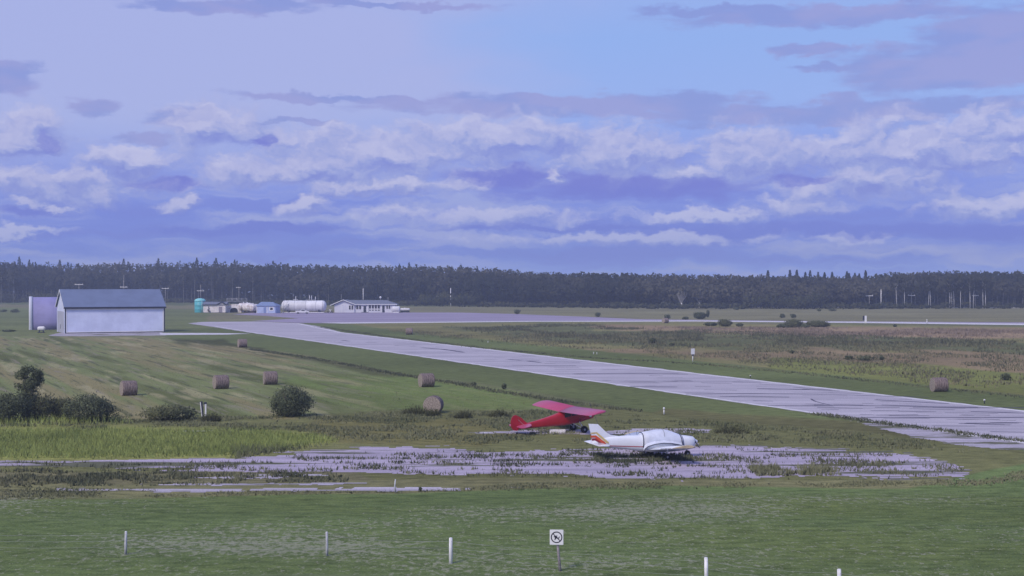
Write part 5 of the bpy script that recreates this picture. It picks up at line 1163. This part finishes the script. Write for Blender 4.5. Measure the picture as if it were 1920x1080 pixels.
blades('weeds', scatter([(1400, 876), (1560, 878), (1580, 892), (1420, 894)], 1300, rs, (1.3, -0.05, 1.5, 9.0)), 0.26, 0.035, M_RG, rs, 'reddish-brown weeds in the right part of the apron', tint=0.5, cat='weeds')
blades('verge_grass', scatter([(-60, 912), (300, 918), (760, 922), (1000, 905), (1500, 903), (1850, 898), (1960, 868), (2000, 890), (1850, 912), (1000, 920), (300, 934), (-60, 940)], 6000, rs, (2.5, -0.1, 1.2, 10.0)), 0.08, 0.035, M_RG, rs, 'dry olive verge grass above the lawn', tint=0.6)
# weed lines beside the runway strips
def line(pts, n, wv, rs):
    P = np.array([G(*p)[:2] for p in pts]); L = np.linalg.norm(np.diff(P, axis=0), axis=1); c = np.concatenate([[0], np.cumsum(L)]); s = rs.uniform(0, c[-1], n)
    i = np.clip(np.searchsorted(c, s) - 1, 0, len(L) - 1); t = ((s - c[i]) / L[i])[:, None]; return P[i] * (1 - t) + P[i + 1] * t + rs.normal(0, wv, (n, 2))
blades('weeds', line([(470, 655), (560, 668), (640, 682), (740, 701), (800, 711), (860, 720), (930, 734), (1000, 744), (1060, 754), (1120, 762), (1200, 772)], 3000, 0.5, rs), 0.16, 0.05, M_WD, rs, 'dark weed line between hay field and runway strip', tint=0.2, cat='weeds')
blades('weeds', line([(600, 613), (700, 628), (900, 652), (1100, 671), (1300, 682), (1500, 700), (1700, 722), (1920, 745)], 2600, 0.7, rs), 0.16, 0.06, M_WD, rs, 'dark ragged grass edge beyond the runway', tint=0.3, cat='weeds')
blades('weeds', line([(1530, 776), (1600, 786), (1680, 797), (1780, 810), (1920, 828)], 1300, 0.5, rs), 0.13, 0.05, M_WD, rs, 'dark weeds on the near edge of the runway', tint=0.3, cat='weeds')
# marsh beyond the runway
blades('marsh_grass', scatter([(820, 612), (1100, 607), (1650, 628), (2000, 642), (2000, 672), (1900, 666), (1500, 658), (1150, 650), (950, 632)], 11000, rs, (9.0, 0.05, 0.5, 11.0)), 0.38, 0.07, M_MG, rs, 'dark marsh plants in bands beyond the runway', tint=0.12)
blades('marsh_grass', scatter([(700, 618), (1100, 620), (2000, 650), (2000, 745), (1900, 738), (1400, 685), (1150, 665), (800, 632)], 14000, rs, (6.0, 0.0, 0.6, 12.0)), 0.28, 0.06, M_MG, rs, 'olive marsh grass beyond the runway', tint=0.45)
blades('reddish_grass', scatter([(1250, 612), (2000, 618), (2000, 640), (1600, 636), (1200, 622)], 9000, rs, (8.0, -0.05, 0.5, 13.0)), 0.35, 0.08, M_RD, rs, 'reddish grass band below the far taxiway', tint=0.5)
blades('hay_stubble', scatter([(-60, 640), (440, 655), (740, 705), (1060, 758), (900, 780), (-60, 780)], 6000, rs), 0.07, 0.04, M_RG, rs, 'short stubble of the mown hay field', tint=0.6)
# near lawn
lw = scatter([(-80, 938), (760, 926), (1000, 916), (1700, 918), (1960, 880), (2000, 1110), (-80, 1110)], 30000, rs)
blades('lawn_grass', lw, 0.03, 0.010, M_LW, rs, 'short mown lawn in front of the fence and behind it', tint=0.45, lean=0.6, fan=2)

# ------------------------------------------------------------------ forest
M_CROWN = leafmat('forest_leaves', (0.026, 0.034, 0.026), (0.105, 0.100, 0.068), 0.15, outw=True)
M_SPR = leafmat('spruce_needles', (0.010, 0.017, 0.012), (0.032, 0.044, 0.028), 0.05, outw=True)
M_UND = leafmat('thicket_leaves', (0.050, 0.060, 0.028), (0.145, 0.145, 0.070), 0.2, outw=True)
M_TRK = mat('pale_trunk', (0.34, 0.33, 0.33), 0.9)
M_TRKW = mat('birch_trunk', (0.78, 0.76, 0.76), 0.8)
M_TRKD = mat('dark_trunk', (0.10, 0.09, 0.085), 0.9)
def interp(tab, x): return np.interp(x, [t[0] for t in tab], [t[1] for t in tab])
BASE = [(-500, 566), (0, 567), (300, 567), (640, 571), (1000, 575), (1250, 577.5), (1500, 578), (1920, 577), (2500, 575)]
TOP = [(-500, 484), (0, 484), (40, 489), (120, 491), (300, 487.5), (440, 489), (640, 493), (850, 494), (930, 499), (970, 504), (1010, 507), (1100, 507), (1250, 510), (1420, 513.5), (1560, 515.5), (1620, 514.5), (1660, 508), (1740, 505), (1920, 505), (2500, 505)]
def crown_pts(rs, h, r, n, cb=0.35):
    """uneven broad aspen crown: a domed body with side lobes"""
    C = []; zc = h * (cb + (1 - cb) * 0.48); rz = h * (1 - cb) * 0.50
    nb = int(n * 0.45); d = rs.normal(size=(nb, 3)); d /= np.linalg.norm(d, axis=1)[:, None]; q = rs.uniform(0.5, 1, (nb, 1)) ** 0.5
    C.append(np.array([0, 0, zc]) + d * q * np.array([r * 0.85, r * 0.85, rz]))
    for i in range(7):
        a = rs.uniform(0, 6.28); u = rs.uniform(-0.7, 0.75); w = r * math.sqrt(1 - u * u) * 0.8; f = r * rs.uniform(0.3, 0.5); m_ = n // 13
        d = rs.normal(size=(m_, 3)); d /= np.linalg.norm(d, axis=1)[:, None]; q = rs.uniform(0.3, 1, (m_, 1)) ** 0.6
        C.append(np.array([w * math.cos(a), w * math.sin(a), zc + u * rz]) + d * q * np.array([f, f, f * 0.9]))
    C = np.concatenate(C); return C
def spruce_pts(rs, h, r, n):
    z = rs.uniform(0.06, 1, n) ** 0.7; a = rs.uniform(0, 6.28, n); tier = 0.72 + 0.28 * np.abs(np.sin(z * 26)); q = r * (1 - z) ** 0.6 * tier * rs.uniform(0.3, 1, n) ** 0.5 + 0.08
    return np.stack([q * np.cos(a), q * np.sin(a), z * h - q * 0.25], 1)
def forest():
    rs = np.random.RandomState(3); VV = []; QQ = []; TT = []; OO = []; SO = []; off = 0; tv = []; tq = []; to = 0
    SV = []; SQ = []; ST = []; so = 0
    rows = 8
    for row in range(rows):
        px = -330.0
        while px < 2250:
            b = interp(BASE, px); d0 = F * H / (b - HY); d = d0 + row * 11 + rs.uniform(-4, 4)
            x = (px - 960) / F * d
            topy = interp(TOP, px) + rs.normal(0, 0.8) + 1.6
            hmax = H + (HY - topy) * d / F
            f = [0.70, 0.78, 0.85, 0.91, 0.955, 0.985, 1.0, 1.0][row]
            patch = float(fbm(np.array([x]), np.array([row * 9.0]), 40.0, 3, 5.0)[0])
            h = hmax * f * (1 + (0.02 if row < 4 else 0.008) * rs.normal()) * (1 - (0.16 * max(0, patch) if row < 4 else 0)); r = rs.uniform(2.8, 4.6) if px < 900 else rs.uniform(3.6, 5.8)
            left = px < 470
            sp = rs.uniform() < (0.13 if left and row > 2 else 0.03 if px < 1000 else 0.0)
            n = 300 if row < 4 else 240
            if sp:
                C = spruce_pts(rs, h * 1.02, h * 0.13, 210); V, Q = leafquads(C, 0.95, rs, 0.3); SV.append(V + [x, d, 0]); SO.append(outv(C)); SQ.append(Q + so); so += len(V)
                ST.append(np.repeat(np.clip(rs.uniform(0.1, 0.6) + rs.normal(0, 0.15, len(C)), 0, 1), 4))
            else:
                cb = (rs.uniform(0.38, 0.5) if (px < 600 or px > 1580) else rs.uniform(0.2, 0.4)) if row < 2 else (rs.uniform(0.25, 0.4) if row < 4 else 0.3)
                C = crown_pts(rs, h, r, n, cb); V, Q = leafquads(C, 1.35, rs); OO.append(outv(C)); VV.append(V + [x, d, 0]); QQ.append(Q + off); off += len(V)
                hue = 0.42 + 0.85 * patch + rs.normal(0, 0.17); TT.append(np.repeat(np.clip(hue + rs.normal(0, 0.13, len(C)), 0, 1), 4))
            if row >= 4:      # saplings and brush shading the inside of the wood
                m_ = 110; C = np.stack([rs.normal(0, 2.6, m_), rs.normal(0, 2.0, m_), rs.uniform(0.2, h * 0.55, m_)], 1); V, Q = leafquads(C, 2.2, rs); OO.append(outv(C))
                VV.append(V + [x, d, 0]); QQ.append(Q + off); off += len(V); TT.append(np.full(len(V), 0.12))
            if row < 2 and (px < 620 or px > 1600):
                k = 5; w = rs.uniform(0.06, 0.13); hh = h * 0.6; lx = rs.normal(0, 0.25)
                ring = lambda z, q, sx: np.array([[x + sx + q * math.cos(2 * math.pi * i / k), d + q * math.sin(2 * math.pi * i / k), z] for i in range(k)])
                A = ring(0, w, 0); B = ring(hh, w * 0.4, lx); tv.append(np.concatenate([A, B])); tq.append(np.array([[i, (i + 1) % k, k + (i + 1) % k, k + i] for i in range(k)]) + to); to += 2 * k
            px += rs.uniform(0.8, 1.3) * (4.6 if row < 3 else 5.2) * F / d * (1.0 if row else 0.9)
    tag(link('forest', npmesh('forest', np.concatenate(VV), np.concatenate(QQ), np.concatenate(TT), np.concatenate(OO)), M_CROWN), 'dark aspen forest closing the far side of the airfield', 'forest', kind='stuff')
    tag(link('spruce_forest', npmesh('spruce_forest', np.concatenate(SV), np.concatenate(SQ), np.concatenate(ST), np.concatenate(SO)), M_SPR), 'dark pointed spruces mixed through the far forest', 'forest', kind='stuff')
    tag(link('forest_trunks', npmesh('forest_trunks', np.concatenate(tv), np.concatenate(tq)), M_TRK), 'many thin grey trunks showing along the forest foot', 'trunks', kind='stuff')
    # thicket at the forest foot
    VV = []; QQ = []; TT = []; OO = []; off = 0; px = -330.0
    while px < 2250:
        b = interp(BASE, px) + (rs.uniform(0, 2.0) if px > 500 else rs.uniform(-0.5, 0.7)); d = F * H / (b - HY) - 3; x = (px - 960) / F * d
        dens = float(fbm(np.array([x]), np.array([3.0]), 30.0, 3, 8.0)[0])
        big = (620 < px < 900 and dens > -0.1) or (1180 < px < 1560 and dens > 0) or px < 210 and dens > -0.3
        h = rs.uniform(1.5, 3.2) * (2.6 if big else 1.0); r = h * 0.8 if big else h * 1.3
        C = lobes(rs, 5, 0, 0, h * 0.5, r, r, h * 0.55, 110 if big else 60); C[:, 2] = np.abs(C[:, 2]); V, Q = leafquads(C, 0.9, rs); OO.append(outv(C))
        VV.append(V + [x, d, 0]); QQ.append(Q + off); off += len(V); hue = rs.uniform(0.0, 0.55) + (0.2 if px < 210 else 0); TT.append(np.repeat(np.clip(hue + rs.normal(0, 0.15, len(C)), 0, 1), 4))
        px += rs.uniform(3, 10) if big else rs.uniform(3, 12)
    tag(link('thicket', npmesh('thicket', np.concatenate(VV), np.concatenate(QQ), np.concatenate(TT), np.concatenate(OO)), M_UND), 'olive thicket along the foot of the forest', 'thicket', kind='stuff')
forest()
def forest_tree(px, yb, top, kind, label, group):
    rs = np.random.RandomState(int(px * 7) % 99991); d = F * H / (yb - HY); h = H + (HY - top) * d / F; p = Vector(((px - 960) / F * d, d, 0))
    if kind == 'spruce':
        o = empty('spruce_tree', p, 0, label=label, cat='tree', group=group)
        C = spruce_pts(rs, h, h * 0.14, 700); V, Q = leafquads(C, 0.85, rs, 0.3); link('crown', npmesh('crown', V, Q, np.repeat(np.clip(0.3 + rs.normal(0, 0.2, len(C)), 0, 1), 4), outv(C)), M_SPR, o)
        MB().tube([(0, 0, 0), (0, 0, h * 0.97)], [0.22, 0.04], 7).build('trunk', M_TRKD, o)
    elif kind == 'aspen':
        o = empty('aspen_tree', p, 0, label=label, cat='tree', group=group)
        C = crown_pts(rs, h, 3.4, 320, 0.5); V, Q = leafquads(C, 1.0, rs); link('crown', npmesh('crown', V, Q, np.repeat(np.clip(0.3 + rs.normal(0, 0.2, len(C)), 0, 1), 4), outv(C)), M_CROWN, o)
        l = rs.normal(0, 0.25); w = rs.uniform(0.13, 0.2)
        w *= 0.8 if px > 1000 else 0.6; m = MB().tube([(0, 0, 0), (l * 0.4, 0, h * 0.35), (l, 0, h * 0.55), (l * 1.3, 0, h * 0.8)], [w, w * 0.9, w * 0.6, w * 0.2], 7)
        for _ in range(4):
            a = rs.uniform(0, 6.28); z = h * rs.uniform(0.5, 0.75); m.tube([(l, 0, z), (l + 1.3 * math.cos(a), 1.3 * math.sin(a), z + 1.8)], [w * 0.4, w * 0.1], 5)
        m.build('trunk', M_TRKW if px > 1000 else M_TRK, o)
    else:
        o = empty('dead_tree', p, 0, label=label, cat='tree', group=group); m = MB().tube([(0, 0, 0), (0, 0, h * 0.35)], [0.3, 0.22], 7); m.build('trunk', M_TRKW, o)
        m = MB()
        for k in range(9):
            a = -1.1 + 2.2 * k / 8; b = rs.uniform(-0.8, 0.8); L = h * rs.uniform(0.55, 0.72)
            m.tube([(0, 0, h * rs.uniform(0.12, 0.34)), (L * 0.30 * math.sin(a), b * 0.6, h * 0.3 + L * 0.4), (L * 0.5 * math.sin(a), b, h * 0.3 + L * math.cos(a * 0.55))], [0.12, 0.09, 0.03], 5)
        m.build('branch', M_TRK, o)
ords = ['first', 'second', 'third', 'fourth', 'fifth', 'sixth', 'seventh', 'eighth', 'ninth', 'tenth', 'eleventh', 'twelfth', 'thirteenth', 'fourteenth', 'fifteenth', 'sixteenth', 'seventeenth', 'eighteenth', 'nineteenth', 'twentieth']
for i, (px, top) in enumerate([(1440, 506), (1481, 505), (1494, 505), (1510, 509), (1519, 506), (1534, 509), (1546, 509.5), (1560, 509), (1588, 508), (1592, 511), (1603, 511), (1611, 512), (1623, 506), (1643, 512)]):
    forest_tree(px, 571 - (i % 3), top + 1.2, 'spruce', f'pointed dark spruce above the right forest skyline, {ords[i]} of its row from the left', 'skyline spruces')
for i, (px, top) in enumerate([(36, 481.5), (55, 487), (112, 487), (232, 485), (297, 484), (369, 483), (405, 483.5), (440, 487), (512, 489), (767, 492)]):
    forest_tree(px, 563, top, 'spruce', f'pointed dark spruce above the left forest skyline, {ords[i]} from the left', 'skyline spruces')
for i, (px, yb, w) in enumerate([(2, 571, 0), (25, 570, 0), (344, 568.5, 0), (365, 568.6, 0), (398, 569, 0), (436, 569, 0), (474, 569.5, 0)]):
    forest_tree(px, yb, 500 + (i * 7) % 9, 'aspen', f'aspen with a pale trunk at the left forest edge, {ords[i]} from the left', 'pale-trunked aspens at the forest edge')
for i, px in enumerate([1681, 1696, 1741, 1745, 1781, 1785, 1789, 1801, 1819, 1825, 1843, 1848]):
    forest_tree(px, 578.3, 512 + (i * 5) % 7, 'aspen', f'aspen with a bright white trunk at the right forest edge, {ords[i]} from the left', 'pale-trunked aspens at the forest edge')
forest_tree(1278, 578.5, 545, 'dead', 'bare pale dead tree at the forest foot, left and larger of two', 'dead trees at the forest foot')
forest_tree(1311, 577.8, 546, 'dead', 'bare pale dead tree at the forest foot, right and smaller of two', 'dead trees at the forest foot')

# ------------------------------------------------------------------ air
def haze():
    mb = MB(); mb.box(-1300, 1300, -1300, 1300, -1.0, 40.0)
    m = bpy.data.materials.new('air'); m.use_nodes = True; nt = m.node_tree
    nt.nodes.remove(nt.nodes['Principled BSDF']); v = nt.nodes.new('ShaderNodeVolumePrincipled')
    v.inputs['Color'].default_value = (0.68, 0.78, 1.0, 1); v.inputs['Density'].default_value = 0.00040; v.inputs['Anisotropy'].default_value = 0.0
    nt.links.new(v.outputs[0], nt.nodes['Material Output'].inputs['Volume'])
    o = mb.build('haze', m); tag(o, 'thin bluish air over the whole airfield', 'haze', kind='stuff')
haze()
